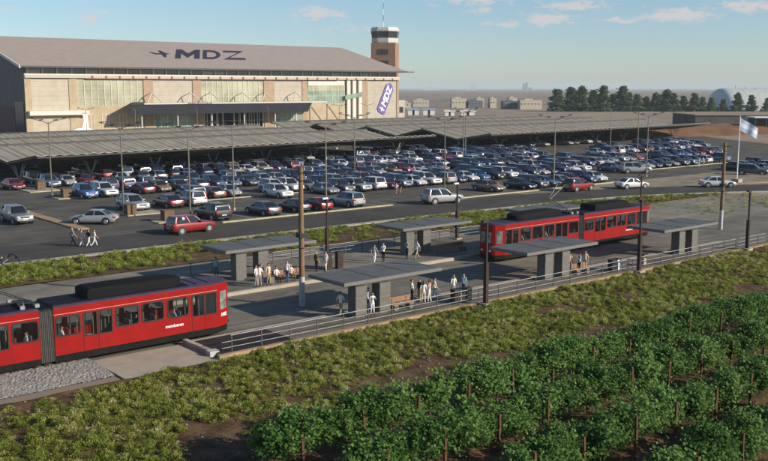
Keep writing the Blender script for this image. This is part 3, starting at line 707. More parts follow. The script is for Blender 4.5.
# ------------------------------------------------------------------ the red trams
def rrect(x0, x1, z0, z1, r, n=4):
    out = []
    for cx, cz, a0 in ((x1-r, z1-r, 0), (x0+r, z1-r, 90), (x0+r, z0+r, 180), (x1-r, z0+r, 270)):
        for k in range(n+1):
            a = R(a0+90*k/n); out.append((cx+r*math.cos(a), cz+r*math.sin(a)))
    return out
HWt = 1.325
OPEN = [(.5, 1.86, 1.77, 2.85, 'w'), (2.12, 2.86, 1.55, 2.88, 'd'), (3.02, 3.76, 1.55, 2.88, 'd'), (4.03, 5.42, 1.77, 2.87, 'w'), (5.66, 7.02, 1.77, 2.87, 'w'), (7.32, 8.67, 1.77, 2.87, 'w'), (8.98, 9.74, 1.6, 2.9, 'd'), (9.87, 10.6, 1.6, 2.9, 'd')]
def tram(loc, label):
    t = thing('red_tram', label, 'tram', loc, 0, 'articulated red trams')
    zb, zt = .67, 3.4
    nose = [(10.72, -HWt), (11.6, -.93), (11.78, -.72), (11.78, .72), (11.6, .93), (10.72, HWt)]
    for e in (1, -1):                                         # the two halves
        sh = MB(); ln = MB()
        for s in (-1, 1):
            x = .4
            for (a, b, z0, z1, k) in OPEN:
                y = s*HWt
                sh.quad([(e*x, y, zb), (e*a, y, zb), (e*a, y, zt), (e*x, y, zt)])
                sh.quad([(e*a, y, zb), (e*b, y, zb), (e*b, y, z0), (e*a, y, z0)]); sh.quad([(e*a, y, z1), (e*b, y, z1), (e*b, y, zt), (e*a, y, zt)])
                x = b
            sh.quad([(e*x, y, zb), (e*10.72, y, zb), (e*10.72, y, zt), (e*x, y, zt)])
            ya = s*(HWt+.004)
            ln.box(*sorted((e*.4, e*10.7)), *sorted((ya, ya+s*.014)), 3.0, 3.035)
        for i in range(5):
            a, b = nose[i], nose[i+1]; sh.quad([(e*a[0], a[1], zb), (e*b[0], b[1], zb), (e*b[0], b[1], zt), (e*a[0], a[1], zt)])
        sh.quad([(e*.4, -HWt, zb), (e*.4, HWt, zb), (e*.4, HWt, zt), (e*.4, -HWt, zt)])
        body = sh.build('body_shell', M['red'], t)
        ln.build('rain_strip', M['redline'], body)
        # floor, ceiling and cab wall, inside
        fl = MB().box(*sorted((e*.45, e*10.7)), -1.3, 1.3, .86, .92).box(*sorted((e*10.66, e*10.7)), -1.3, 1.3, .92, 3.1).box(*sorted((e*.45, e*10.7)), -1.3, 1.3, 3.12, 3.16)
        fl.build('interior_lining', M['int'], t)
        for px in (.65, 1.5, 4.3, 5.1, 5.95, 6.75, 7.6, 8.4):
            for s in (-1, 1):
                MB().box(e*px-.2, e*px+.2, *sorted((s*.45, s*1.2)), .92, 1.36).box(e*px-.24, e*px-.14, *sorted((s*.45, s*1.2)), 1.3, 2.02).build('seat', M['redseat'] if int(px*10+s) % 7 == 0 else M['seat'], t, bevel=.03)
        gp = MB()
        for px in (2.0, 2.95, 3.9, 8.85, 9.8): gp.tube((e*px, -.55, .92), (e*px, -.55, 3.12), .025).tube((e*px, .55, .92), (e*px, .55, 3.12), .025)
        gp.build('grab_poles', M['steel'], t)
        for s in (-1, 1):
            for (a, b, z0, z1, k) in OPEN:
                x0, x1 = sorted((e*a, e*b)); y = s*HWt
                if k == 'w':
                    o = rrect(x0-.05, x1+.05, z0-.05, z1+.05, .2); q = rrect(x0+.03, x1-.03, z0+.03, z1-.03, .16)
                else:
                    o = rrect(x0-.035, x1+.035, z0-.035, z1+.035, .08); q = rrect(x0+.02, x1-.02, z0+.02, z1-.02, .05)
                fr = MB(); n = len(o); yo, yi = y+s*.02, y-s*.03
                for i in range(n):
                    j = (i+1) % n
                    fr.quad([(o[i][0], yo, o[i][1]), (o[j][0], yo, o[j][1]), (q[j][0], yo, q[j][1]), (q[i][0], yo, q[i][1])])
                    fr.quad([(q[i][0], yo, q[i][1]), (q[j][0], yo, q[j][1]), (q[j][0], yi, q[j][1]), (q[i][0], yi, q[i][1])])
                    fr.quad([(o[i][0], yo, o[i][1]), (o[j][0], yo, o[j][1]), (o[j][0], y, o[j][1]), (o[i][0], y, o[i][1])])
                if k == 'w': w_ = fr.build('window', M['rubber'], t)
                else:
                    d0, d1 = sorted((e*(a-.055), e*(b+.055)))
                    lf = MB().box(d0, x0-.03, *sorted((y+s*.002, y+s*.016)), .7, 2.99).box(x1+.03, d1, *sorted((y+s*.002, y+s*.016)), .7, 2.99).box(x0-.03, x1+.03, *sorted((y+s*.002, y+s*.016)), .7, z0-.03)
                    w_ = lf.build('door', M['red'], t)
                    MB().box(d0-.018, d0-.002, *sorted((y+s*.002, y+s*.012)), .7, 2.99).box(d1+.002, d1+.018, *sorted((y+s*.002, y+s*.012)), .7, 2.99).build('door_seal', M['rubber'], w_)
                    fr.build('window_frame', M['rubber'], w_)
                pg = MB().quad([(x0, y-s*.028, z0), (x1, y-s*.028, z0), (x1, y-s*.028, z1), (x0, y-s*.028, z1)])
                if k == 'w': pg.v = pg.v
                pg.build('pane', M['trainglass'], w_)
        # nose windows, sign, lights
        def onface(a, b, u0, u1, z0, z1, off=.012):
            ax, ay = e*a[0], a[1]; bx, by = e*b[0], b[1]
            n = Vector((by-ay, -(bx-ax), 0)).normalized()
            if n.x*e < 0: n = -n
            p = lambda u, z, o_: (ax+(bx-ax)*u+n.x*o_, ay+(by-ay)*u+n.y*o_, z)
            return MB().loft([[p(u0, z0, .001), p(u1, z0, .001), p(u1, z1, .001), p(u0, z1, .001)], [p(u0+.02, z0+.01, off), p(u1-.02, z0+.01, off), p(u1-.02, z1-.01, off), p(u0+.02, z1-.01, off)]])
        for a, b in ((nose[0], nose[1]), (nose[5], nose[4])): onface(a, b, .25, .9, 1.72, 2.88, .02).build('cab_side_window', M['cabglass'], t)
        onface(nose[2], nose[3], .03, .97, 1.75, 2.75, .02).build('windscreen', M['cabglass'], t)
        onface(nose[2], nose[3], .15, .85, 2.9, 3.22, .015).build('destination_sign', M['black'], t); onface(nose[2], nose[3], .25, .75, 2.98, 3.14, .03).build('sign_display', M['sign'], t)
        onface(nose[2], nose[3], .0, 1, .7, .82, .07).build('bumper', M['skirt'], t)
        for u in (.06, .76): onface(nose[2], nose[3], u, u+.18, .98, 1.14, .03).build('headlight', M['hlight'], t)
        pl = [(.4, -1.29), (10.7, -1.29), (11.55, -.9), (11.72, -.7), (11.72, .7), (11.55, .9), (10.7, 1.29), (.4, 1.29)]
        if e < 0: pl = [(-x, y) for x, y in pl]
        MB().prism(pl, .28, .665).build('skirt', M['skirt'], t)
        ro = [(.4, -HWt-.01), (10.72, -HWt-.01), (11.62, -.95), (11.8, -.73), (11.8, .73), (11.62, .95), (10.72, HWt+.01), (.4, HWt+.01)]
        sc_ = lambda k, z: [(e*(x if x < 1 else x-(.13 if k < 1 else 0)), y*k, z) for x, y in ro]
        MB().loft([sc_(1, 3.402), sc_(1, 3.43), sc_(.93, 3.49), sc_(.6, 3.535)]).build('roof', [M['roofpurple']], t, smooth=50)
        MB().box(*sorted((e*.42, e*8.9)), -1.12, 1.12, 3.49, 3.548).build('roof_navy_sheet', M['roofnavy'], t)  # darker navy sheet over the purple roof, stopping short of the nose
        x0, x1 = 2.55, 8.75
        pr = [(x0, -.92), (x1-1.1, -.92), (x1-.45, -.78), (x1-.08, -.4), (x1, 0), (x1-.08, .4), (x1-.45, .78), (x1-1.1, .92), (x0, .92)]
        def rg(k, z, sh=0.): return [(e*((x-5.6)*k+5.6-(sh if x > 7.5 else 0)), y*k, z) for x, y in pr]
        MB().loft([rg(1, 3.52), rg(1, 3.95), rg(.97, 4.06, .1), rg(.9, 4.12, .3)]).build('roof_unit', M['roofblack'], t, smooth=35)
        xs = [9.4, 10.2]
        for xx in xs: MB().box(*sorted((e*xx, e*(xx+.05))), -1.0, 1.0, 3.53, 3.56).build('roof_seam', M['roofnavy'], t)
        # lettering on both flanks, car number on the nose
        for s in (-1, 1):
            tx = text_mb('mendotran', .27, .006, .006); mt = Matrix.Translation((e*7.72, s*(HWt+.01), 1.24)) @ Matrix.Rotation(0 if s < 0 else math.pi, 4, 'Z') @ Matrix.Rotation(R(90), 4, 'X')
            MB().add(tx, mt).build('lettering', M['white'], body)
        tx = text_mb('1002', .3, .006, .012)
        for a, b, s in ((nose[0], nose[1], -1), (nose[5], nose[4], 1)):
            an = math.atan2((b[1]-a[1]), e*(b[0]-a[0]))
            if s > 0: an += math.pi
            if e < 0: an += math.pi
            mt = Matrix.Translation((e*(a[0]*.4+b[0]*.6), a[1]*.4+b[1]*.6, 1.36)) @ Matrix.Rotation(an, 4, 'Z') @ Matrix.Translation((0, -.012, 0)) @ Matrix.Rotation(R(90), 4, 'X')
            MB().add(tx, mt).build('car_number', M['white'], body)
    # bellows: a folded gaiter
    rings = []
    for k in range(17):
        x = -.4+.8*k/16; d = .0 if k % 2 else -.06
        hw, z1 = 1.3+d, 3.42+d; rings.append([(x, -hw, .38), (x, hw, .38), (x, hw, z1-.1), (x, hw-.1, z1), (x, -hw+.1, z1), (x, -hw, z1-.1)])
    MB().loft(rings, caps=False).build('bellows', mat('bellows_grey', (.1, .096, .086), .8, var=.15), t)
    for x in (-8.2, 0, 8.2):
        b = MB().box(x-1.2, x+1.2, -1.0, 1.0, .3, .55).box(x-.2, x+.2, -1.12, 1.12, .22, .5).build('bogie', M['bogie'], t)
        for dx in (-.9, .9):
            for s in (-1, 1): MB().tube((x+dx, s*.68, .345), (x+dx, s*.82, .345), .335, None, 20).tube((x+dx, s*.82, .345), (x+dx, s*.9, .345), .12, None, 10).build('wheel', M['bogie'], b, smooth=40)
    # pantograph on the rear half, next to the bellows
    p = MB().box(-1.25, -.35, -.5, .5, 3.7, 3.76).box(-2.4, -.45, -.04, .04, 3.72, 3.78)
    for x in (-1.2, -.4):
        for s in (-.45, .45): p.tube((x, s, 3.54), (x, s, 3.7), .06)
    pa = p.build('pantograph', M['black'], t)
    q = MB()
    for x in (-1.2, -.4):
        for s in (-1.05, 1.05): q.box(x-.12, x+.12, s-.12, s+.12, 3.55, 3.74)
    q.tube((-1.1, -1.0, 3.72), (-.5, 1.0, 3.72), .045)
    q.build('insulator', M['steel'], pa)
    MB().tube((-.5, 0, 3.8), (-3.2, 0, 5.1), .055, .045).tube((-.7, .3, 3.75), (-3.25, .06, 4.95), .02).build('lower_arm', M['black'], pa)
    MB().tube((-3.2, -.1, 5.1), (-1.6, -.45, 6.3), .032).tube((-3.2, .1, 5.1), (-1.6, .45, 6.3), .032).tube((-3.2, -.14, 5.1), (-3.2, .14, 5.1), .06).build('upper_arm', M['steel'], pa)
    hd = MB()
    for dx in (-.45, .45):
        pts_ = [(-1.6+dx, -.95, 6.1), (-1.6+dx, -.75, 6.34), (-1.6+dx, -.4, 6.42), (-1.6+dx, .4, 6.42), (-1.6+dx, .75, 6.34), (-1.6+dx, .95, 6.1)]
        for a, b in zip(pts_, pts_[1:]): hd.tube(a, b, .035)
    hd.tube((-2.05, -.45, 6.34), (-1.15, -.45, 6.34), .035).tube((-2.05, .45, 6.34), (-1.15, .45, 6.34), .035).build('collector_head', M['black'], pa)
    return t
tram((17.99, 52.2, 0), 'red tram cut by the left edge with a long black roof unit and red nose')
tr2 = tram((72.1, 58.3, 0), 'complete red two part tram standing at the far platform, seen from its front')

# ------------------------------------------------------------------ cars
def car_parts(kind):
    S = dict(sedan=dict(L=4.65, hw=.9, belt=.93, h=1.43, cab=(-1.75, 1.05, -.95, .25), st=[(-1, .66, .82, .4), (-.965, .9, .92, .3), (-.82, .97, .98, .24), (-.45, .97, 1, .22), (.1, .95, 1, .22), (.45, .93, 1, .22), (.75, .83, .97, .24), (.93, .72, .9, .27), (1, .54, .8, .36)]),
             hatch=dict(L=4.1, hw=.88, belt=.97, h=1.5, cab=(-1.88, 1.05, -1.5, .2), st=[(-1, .7, .85, .4), (-.97, .97, .93, .3), (-.85, 1.0, .98, .24), (-.45, 1.0, 1, .22), (.1, .98, 1, .22), (.48, .96, 1, .22), (.78, .85, .97, .24), (.94, .74, .9, .27), (1, .56, .8, .36)]),
             suv=dict(L=4.75, hw=.95, belt=1.1, h=1.74, cab=(-2.18, .95, -1.95, .2), st=[(-1, .8, .88, .46), (-.975, 1.1, .95, .36), (-.85, 1.12, .99, .3), (-.45, 1.12, 1, .28), (.1, 1.1, 1, .28), (.4, 1.08, 1, .28), (.74, 1.02, .98, .3), (.94, .94, .93, .34), (1, .68, .86, .44)]))[kind]
    L_, w, h, bz = S['L'], S['hw'], S['h'], S['belt']; wr = .37 if kind == 'suv' else .33
    P_ = {}
    rings = []
    for fx, zt, ws, zb in S['st']:
        x = fx*L_/2; y = w*ws
        prof = [(-.86*y, zb), (-.98*y, zb+.12), (-y, zb+.3), (-.985*y, zt-.22), (-.95*y, zt-.07), (-.8*y, zt)]
        if zt-zb < .4: prof = [(-.86*y, zb), (-.95*y, zb+.05), (-y, zb+.09), (-y, zt-.09), (-.95*y, zt-.05), (-.8*y, zt)]
        rings.append([(x, a, b) for a, b in prof]+[(x, -a, b) for a, b in reversed(prof)])
    P_['body'] = MB().loft(rings, 0)
    b0, b1, t0, t1 = S['cab']; yb, yt = w*.86, w*.66
    ring = lambda x0, x1, y, z: [(x0, -y*.9, z), (x0+.12, -y, z), ((x0+x1)/2, -y*1.02, z), (x1-.25, -y, z), (x1, -y*.82, z), (x1, y*.82, z), (x1-.25, y, z), ((x0+x1)/2, y*1.02, z), (x0+.12, y, z), (x0, y*.9, z)]
    mid = lambda a, b, k: a+(b-a)*k
    g = [ring(b0, b1, yb, bz-.06), ring(mid(b0, t0, .5)-.05, mid(b1, t1, .5)+.04, mid(yb, yt, .42), mid(bz, h, .5)), ring(t0-.06, t1+.08, yt*1.04, h-.05)]
    P_['windows'] = MB().loft(g, 1)
    P_['roof'] = MB().loft([ring(t0-.05, t1+.06, yt*1.03, h-.055), ring(t0, t1, yt, h-.02), ring(t0+.2, t1-.2, yt*.75, h)], 0)
    pil = P_['pillar'] = []
    for s in (-1, 1):
        for (xa, xb, r) in ((b1-.2, t1-.12, .035), (b0+.1, t0+.08, .07), (mid(b0, b1, .52), mid(t0, t1, .52), .035)):
            pm = (mid(xa, xb, .5), s*(mid(yb, yt, .42)*1.0), mid(bz, h, .5))
            if r > .05: pm = (pm[0]-.04, pm[1], pm[2])
            q = []
            for c, rr in (((xa, s*yb*.99, bz-.04), r), (pm, r), ((xb, s*yt*1.01, h-.04), r)): q.append([(c[0]-rr, c[1]-.03*s, c[2]), (c[0]+rr, c[1]-.03*s, c[2]), (c[0]+rr, c[1]+.035*s, c[2]), (c[0]-rr, c[1]+.035*s, c[2])])
            pil.append(MB().loft(q, 0))
    wx = L_/2-.86
    P_['wheel_arch'] = []; P_['wheel'] = []
    for sx in (1, -1):
        for s in (1, -1):
            x = sx*wx; y1 = s*(w+.006)
            P_['wheel_arch'].append(MB().tube((x, s*(w-.3), wr+.02), (x, s*(w+.004), wr+.02), wr+.075, None, 18, 2))
            P_['wheel'].append((MB().tube((x, s*(w-.24), wr), (x, s*(w+.02), wr), wr, None, 18, 2), MB().tube((x, s*(w+.01), wr), (x, s*(w+.035), wr), wr*.68, wr*.6, 14, 3)))
    x = L_/2; fz = S['st'][-2][1]
    P_['headlight'] = [MB().loft([[(x-.35, s*w*.88, fz-.16), (x-.35, s*w*.88, fz-.03), (x-.3, s*w*.6, fz-.03), (x-.3, s*w*.6, fz-.16)], [(x-.09, s*w*.83, fz-.2), (x-.12, s*w*.83, fz-.05), (x-.03, s*w*.52, fz-.09), (x+.0, s*w*.52, fz-.22)]], 4) for s in (1, -1)]
    rz = S['st'][1][1]
    P_['tail_light'] = [MB().box(-x-.01, -x+.2, *sorted((s*w*.58, s*w*.93)), rz-.24, rz-.08, 5) for s in (1, -1)]
    P_['grille'] = MB().box(x-.12, x+.015, -w*.45, w*.45, fz-.26, fz-.12, 2); P_['bumper'] = [MB().box(x-.1, x+.03, -w*.6, w*.6, .3, .42, 2), MB().box(-x-.02, -x+.1, -w*.7, w*.7, .34, .48, 2)]
    P_['number_plate'] = [MB().box(x+.012, x+.03, -.26, .26, .46, .57, 6), MB().box(-x-.022, -x-.004, -.26, .26, .6, .71, 6)]
    P_['mirror'] = [MB().box(b1-.45, b1-.28, *sorted((s*w*.9, s*(w+.16))), bz-.02, bz+.13, 0) for s in (1, -1)]
    P_['L'] = L_
    return P_
CM = [M['paint'], M['carglass'], M['trim'], M['rim'], M['hlight'], M['tlight'], M['plate']]
CARM = {}
for k in ('sedan', 'hatch', 'suv'):
    p = car_parts(k); near = []; full = MB()
    for n, v in p.items():
        if n == 'L': continue
        if n == 'wheel':
            for a, b in v:
                near.append((n, a.mesh('tyre', CM, 40), b.mesh('rim', CM, 40))); full.add(a).add(b)
            continue
        for mb in (v if isinstance(v, list) else [v]):
            near.append((n, mb.mesh(n, CM, 42 if n in ('body', 'roof') else 30), None)); full.add(mb)
    CARM[k] = (near, full.mesh('car_'+k, CM, 40), p['L'])
def near_car(kind, color):
    t = bpy.data.objects.new('parked_car', None); COL.objects.link(t); t.empty_display_size = .3
    for n, me, sub in CARM[kind][0]:
        o = link(n, me, t); o.color = color
        if sub: link('rim', sub, o)
    return t
COLORS = {'white': (.6, .59, .57), 'silver': (.31, .32, .32), 'pale grey': (.19, .195, .2), 'dark grey': (.07, .075, .08), 'black': (.012, .012, .014), 'navy blue': (.018, .03, .085), 'blue': (.03, .1, .27), 'slate blue': (.09, .13, .2),
          'red': (.24, .01, .011), 'maroon': (.12, .014, .02), 'bronze': (.2, .12, .06), 'green': (.012, .12, .05), 'beige': (.42, .36, .27)}
PROTOS = {}
TN = {'sedan': 'sedan', 'hatch': 'hatchback', 'suv': 'suv'}
CARS = []       # row name, x, y, heading, kind, colour, near?
rc = random.Random(21)
PAL = ['white']*6+['silver']*6+['pale grey']*4+['dark grey']*5+['black']*7+['navy blue']*6+['blue']*2+['slate blue']*4+['red']*1+['maroon']*2+['bronze']*2+['beige']
def fill(row, y, x0, x1, head, near, p=.95, step=3.0, fixed=()):
    x = x0
    fx = {round((f[0]-x0)/step): f for f in fixed}
    k = 0
    while x <= x1:
        if k in fx:
            f = fx[k]; CARS.append([row, x, y+rc.uniform(-.2, .2), f[3] if len(f) > 3 else head, f[1], f[2], near])
        elif rc.random() < p:
            CARS.append([row, x+rc.uniform(-.15, .15), y+rc.uniform(-.35, .35), head if rc.random() < .8 else head+180, rc.choice(['sedan', 'hatch', 'suv', 'suv', 'sedan']), rc.choice(PAL), near])
        x += step; k += 1
def one(row, x, y, hd, kind, col): CARS.append([row, x, y, hd, kind, col, True])
A = 'kerb row'
for x, y, hd, k, c in ((55.4, 98.9, 90, 'suv', 'black'), (62.3, 98.6, 90, 'sedan', 'dark grey'), (67.2, 98.9, 90, 'sedan', 'black'), (70.2, 98.4, 90, 'sedan', 'red'), (75.4, 98.6, 90, 'suv', 'silver'), (103.4, 99.6, -90, 'sedan', 'bronze')):
    one(A, x, y, hd, k, c)
fill(A, 98.7, 109.4, 130, -90, True, .95, 3.0, ((109.4, 'sedan', 'black'), (112.4, 'suv', 'dark grey'), (115.4, 'sedan', 'slate blue'), (121.4, 'hatch', 'maroon'), (124.4, 'suv', 'navy blue'), (127.4, 'hatch', 'white')))
B = 'second row'
for x, y, hd, k, c in ((51.8, 112.9, -90, 'suv', 'silver'), (56.7, 112.9, 90, 'sedan', 'maroon'), (59.9, 112.9, 90, 'suv', 'white'), (73.9, 112.8, -90, 'suv', 'white')): one(B, x, y, hd, k, c)
fill(B, 112.7, 82.0, 142, -90, True, .97, 2.95, ((82.0, 'sedan', 'pale grey'), (84.95, 'suv', 'dark grey'), (87.9, 'suv', 'silver'), (90.85, 'suv', 'white', 90), (93.8, 'sedan', 'maroon'), (99.7, 'hatch', 'white')))
C_ = 'third row'
for x, y, hd, k, c in ((66.3, 118.6, 90, 'sedan', 'bronze'), (69.4, 118.9, -90, 'hatch', 'silver'), (63.3, 119, 90, 'suv', 'navy blue')): one(C_, x, y, hd, k, c)
fill(C_, 119.2, 77, 157, -90, True, .9, 2.95)
D = 'fourth row'
fill(D, 130.4, 52.4, 158, -90, True, .93, 3.0, ((52.4, 'suv', 'blue'), (55.4, 'suv', 'white'), (61.4, 'sedan', 'maroon', 90), (76.4, 'hatch', 'slate blue'), (82.4, 'hatch', 'silver'), (85.4, 'hatch', 'silver'), (88.4, 'suv', 'navy blue')))
E_ = 'fifth row'
fill(E_, 137.2, 55.5, 160, 90, False, .9, 3.0)
F_ = 'sixth row'
fill(F_, 148.3, 54, 172, -90, False, .9, 3.05)
G_ = 'seventh row'
fill(G_, 155.3, 54, 175, 90, False, .85, 3.1)
H_ = 'canopy edge row'
fill(H_, 168, 58, 222, -90, False, .55, 3.1)
J_ = 'deep canopy row'

K_ = 'right aisle row'
fill(K_, 108.6, 146, 184, -90, False, .95, 3.0); fill('right back row', 122, 162, 205, -90, False, .92, 3.0); fill('far right row', 137, 178, 224, -90, False, .85, 3.1); fill('earth bank row', 150, 196, 234, -90, False, .8, 3.1)
fill('flagpole row', 95, 166, 186, -90, False, .95, 3.0)
one('lane at the left edge', 36.4, 110.8, -90, 'suv', 'pale grey')
for i, (x, y, hd, k, c) in enumerate(((48.4, 148.2, -90, 'sedan', 'red'), )): one('end of the left lane', x, y, hd, k, c)
fill('flagpole row', 89.5, 166, 172, -90, False, 1)
SPECIAL = {}
def special(x, y, hd, k, c, label): SPECIAL[len(CARS)] = label; CARS.append(['', x, y, hd, k, c, True])
special(48.3, 91.1, 5, 'suv', 'red', 'red suv on the road casting a long shadow, left of centre')
special(87.3, 92.7, -12, 'suv', 'silver', 'silver off road car leaving the lot beside the yellow kerb')
special(114.1, 91.0, 0, 'suv', 'red', 'red suv driving on the road behind the far tram')
special(123.4, 87.9, -18, 'sedan', 'white', 'white car driving on the road behind the rear of the far tram')
special(135.4, 80.4, -40, 'sedan', 'white', 'white saloon on the bend of the road near the flagpole')
special(42.9, 104.2, 139, 'sedan', 'silver', 'silver saloon turning in the lane past the tan median')
special(146, 106.0-2.6, -35, 'suv', 'silver', 'silver suv in the aisle beside the lamp post at right')
special(129, 152.5+10, 0, 'suv', 'slate blue', 'slate blue suv driving in front of the second canopy')
special(152, 157, 0, 'suv', 'green', 'green car under the front edge of the second canopy')
special(146, 141.5, 0, 'suv', 'black', 'black car in the aisle between the pair of far lamp posts')
special(159.5, 87.8, -70, 'suv', 'dark grey', 'dark car on the access road right of the flagpole')
# neighbours give each car its description; colours are drawn again until no two read alike
def art(s): return ('a ' if s[0] not in 'aeiou' else 'an ')+s
rows = {}
for i, c in enumerate(CARS):
    if i not in SPECIAL: rows.setdefault(c[0], []).append(i)
seen = set(); LAB = dict(SPECIAL)
ds = lambda i: CARS[i][5]+' '+TN[CARS[i][4]]
for r, idx in rows.items():
    idx.sort(key=lambda i: CARS[i][1])
    for q, i in enumerate(idx):
        lf = idx[q-1] if q else None; rt = idx[q+1] if q+1 < len(idx) else None
        for attempt in range(60):
            if lf is None and rt is None: s = f'{ds(i)} alone at the {r}'
            elif lf is None: s = f'{ds(i)} at the left end, next to {art(ds(rt))}, {r}'
            elif rt is None: s = f'{ds(i)} at the right end, next to {art(ds(lf))}, {r}'
            else: s = f'{ds(i)} between {ds(lf)} and {ds(rt)}, {r}'
            if s not in seen: break
            j = rt if rt is not None else i
            CARS[j][5] = rc.choice(PAL); CARS[j][4] = rc.choice(['sedan', 'hatch', 'suv'])
        seen.add(s); LAB[i] = s
CAR_OBJ = []
for i, (row, x, y, hd, kind, col, near) in enumerate(CARS):
    rgb = (*COLORS[col], 1)
    ang = R(hd+rc.uniform(-2, 2))
    if near:
        if kind not in PROTOS: PROTOS[kind] = near_car(kind, rgb); o = PROTOS[kind]
        else: o = dup(PROTOS[kind], (0, 0, 0), 0, None, rgb)
        for ch in o.children: ch.color = rgb
    else:
        o = link('parked_car', CARM[kind][1])
    o.color = rgb; o.location = (x, y, .004); s_ = 1.17*rc.uniform(.97, 1.03); o.scale = (s_, s_, s_*.98); o.rotation_euler = (0, 0, ang)
    tag(o, LAB[i], 'car', 'cars in the car park' if i not in SPECIAL else 'cars driving around the lot')

# ------------------------------------------------------------------ people
def person_mesh(pose, seed):
    q = random.Random(seed)
    V, E, RAD, LB = [], [], [], []
    def v(p, r, lb, par=None):
        V.append(Vector(p)); RAD.append(r); LB.append(lb)
        if par is not None: E.append((par, len(V)-1))
        return len(V)-1
    sit = pose == 'sit'
    hz = .52 if sit else .93
    pel = v((0, 0, hz), (.125, .15), 'leg')
    wst = v((.01, 0, hz+.16), (.105, .135), 'top', pel); ch = v((.0, 0, hz+.36), (.115, .165), 'top', wst); nb = v((-.01, 0, hz+.52), (.07, .1), 'top', ch)
    nk = v((0, 0, hz+.585), (.05, .05), 'skin', nb); hd = v((.03, 0, hz+.675), (.082, .07), 'skin', nk); tp = v((.015, 0, hz+.765), (.072, .066), 'skin', hd)
    v((.118, 0, hz+.655), (.017, .015), 'skin', hd)                                   # nose
    for s in (-1, 1): v((.02, s*.085, hz+.68), (.018, .022), 'skin', hd)              # ears
    stride = {'walk': .24, 'stand': .04, 'phone': .03, 'fold': .05, 'sit': 0}[pose]
    for s in (-1, 1):
        f = s*stride
        hp = v((0, s*.095, hz-.06), (.088, .088), 'leg', pel)
        if sit:
            kn = v((.42, s*.11, hz-.02), (.062, .062), 'leg', hp); an = v((.4, s*.11, .09), (.042, .042), 'leg', kn)
        else:
            kn = v((f*.55+.03, s*.1, .49), (.06, .06), 'leg', hp); an = v((f*1.15-(.06 if f < 0 else 0), s*.1, .09+(.05 if pose == 'walk' and f < 0 else 0)), (.042, .042), 'leg', kn)
        a = V[an]; v((a.x+.15, a.y+s*.02, .04), (.04, .035), 'shoe', an)
        sh = v((-.01, s*.18, hz+.47), (.06, .06), 'top', nb)
        if pose == 'phone' and s > 0: el, hn = (.1, s*.25, hz+.24), (.27, s*.1, hz+.42)
        elif pose == 'fold': el, hn = (.03, s*.25, hz+.22), (.24, s*.06, hz+.25)
        elif sit: el, hn = (.08, s*.24, hz+.22), (.3, s*.14, hz+.1)
        else: el, hn = (-f*.5-.03, s*.235, hz+.2), (-f*.9+.07, s*.25, hz-.03)
        e_ = v(el, (.044, .044), 'top', sh); w_ = v(hn, (.028, .03), 'skin', e_)
        d = (Vector(hn)-Vector(el)).normalized(); side = d.cross(Vector((0, 0, 1))); side = side.normalized() if side.length > .1 else Vector((1, 0, 0))
        if abs(side.y) > .6 and not sit: side = Vector((1, 0, 0))
        pm = v(Vector(hn)+d*.07, (.03, .02), 'skin', w_)
        for k in range(4):
            b = v(Vector(hn)+d*(.1+.004*(1.5-abs(k-1.5)))+side*(k-1.5)*.019, (.0095, .0095), 'skin', pm)
            v(V[b]+d*(.055+.01*(1.5-abs(k-1.5)))+Vector((0, -s*.02, -.005)), (.008, .008), 'skin', b)
        th = v(Vector(hn)+d*.045+side*.035, (.011, .011), 'skin', w_); v(V[th]+d*.045+side*.012, (.009, .009), 'skin', th)
    me = bpy.data.meshes.new('figure'); me.from_pydata([tuple(p) for p in V], E, []); o = bpy.data.objects.new('figure', me); COL.objects.link(o)
    m = o.modifiers.new('skin', 'SKIN'); m.use_smooth_shade = True
    sd = me.skin_vertices[0].data
    for i, r in enumerate(RAD): sd[i].radius = r; sd[i].use_root = (i == 0)
    su = o.modifiers.new('sub', 'SUBSURF'); su.levels = 1; su.render_levels = 1
    dg = bpy.context.evaluated_depsgraph_get(); out = bpy.data.meshes.new_from_object(o.evaluated_get(dg)); bpy.data.objects.remove(o)
    segs = [(V[a], V[b], LB[b]) for a, b in E]
    idx = {'skin': 0, 'top': 1, 'leg': 2, 'shoe': 3}
    out.materials.clear()
    for n in ('skin', 'c_white', 'c_denim', 'c_shoe'): out.materials.append(M[n])
    for p in out.polygons:
        c = p.center; best = 9; bl = 'top'
        for a, b, l in segs:
            ab = b-a; t = max(0, min(1, (c-a).dot(ab)/max(ab.length_squared, 1e-6))); dd = (a+ab*t-c).length
            if dd < best: best, bl = dd, l
        if bl == 'leg' and c.z > hz+.07: bl = 'top'
        if bl == 'top' and c.z < hz+.02 and abs(c.y) < .17 and not sit: bl = 'leg'
        p.material_index = idx[bl]; p.use_smooth = True
    out.name = 'person'
    return out, hz
def hair_mb(hz, long):
    mb = MB(); rg = []
    for k in range(6):
        t = k/5; z = hz+.815-t*(.13 if not long else .3); r = .098*math.sin(min(1, .25+t*1.1)*math.pi/2)
        rg.append([(.0-(.02+.02*t)+r*math.cos(a)*(1 if math.cos(a) < .35 or t < .45 else .45), r*.88*math.sin(a), z) for a in [i*math.pi/6 for i in range(12)]])
    return mb.loft(rg)
def face_mb(hz):
    mb = MB()
    for s in (-1, 1): mb.cbox(.106, s*.032, hz+.69, .012, .026, .012)
    return mb.cbox(.104, 0, hz+.62, .014, .045, .01)
PM = {k: person_mesh(k, i) for i, k in enumerate(('stand', 'walk', 'phone', 'fold', 'sit'))}
HM = {(k, l): hair_mb(PM[k][1], l).mesh('hair', M['hair'], 60) for k in PM for l in (0, 1)}
FM = {k: face_mb(PM[k][1]).mesh('face_features', M['hair']) for k in PM}
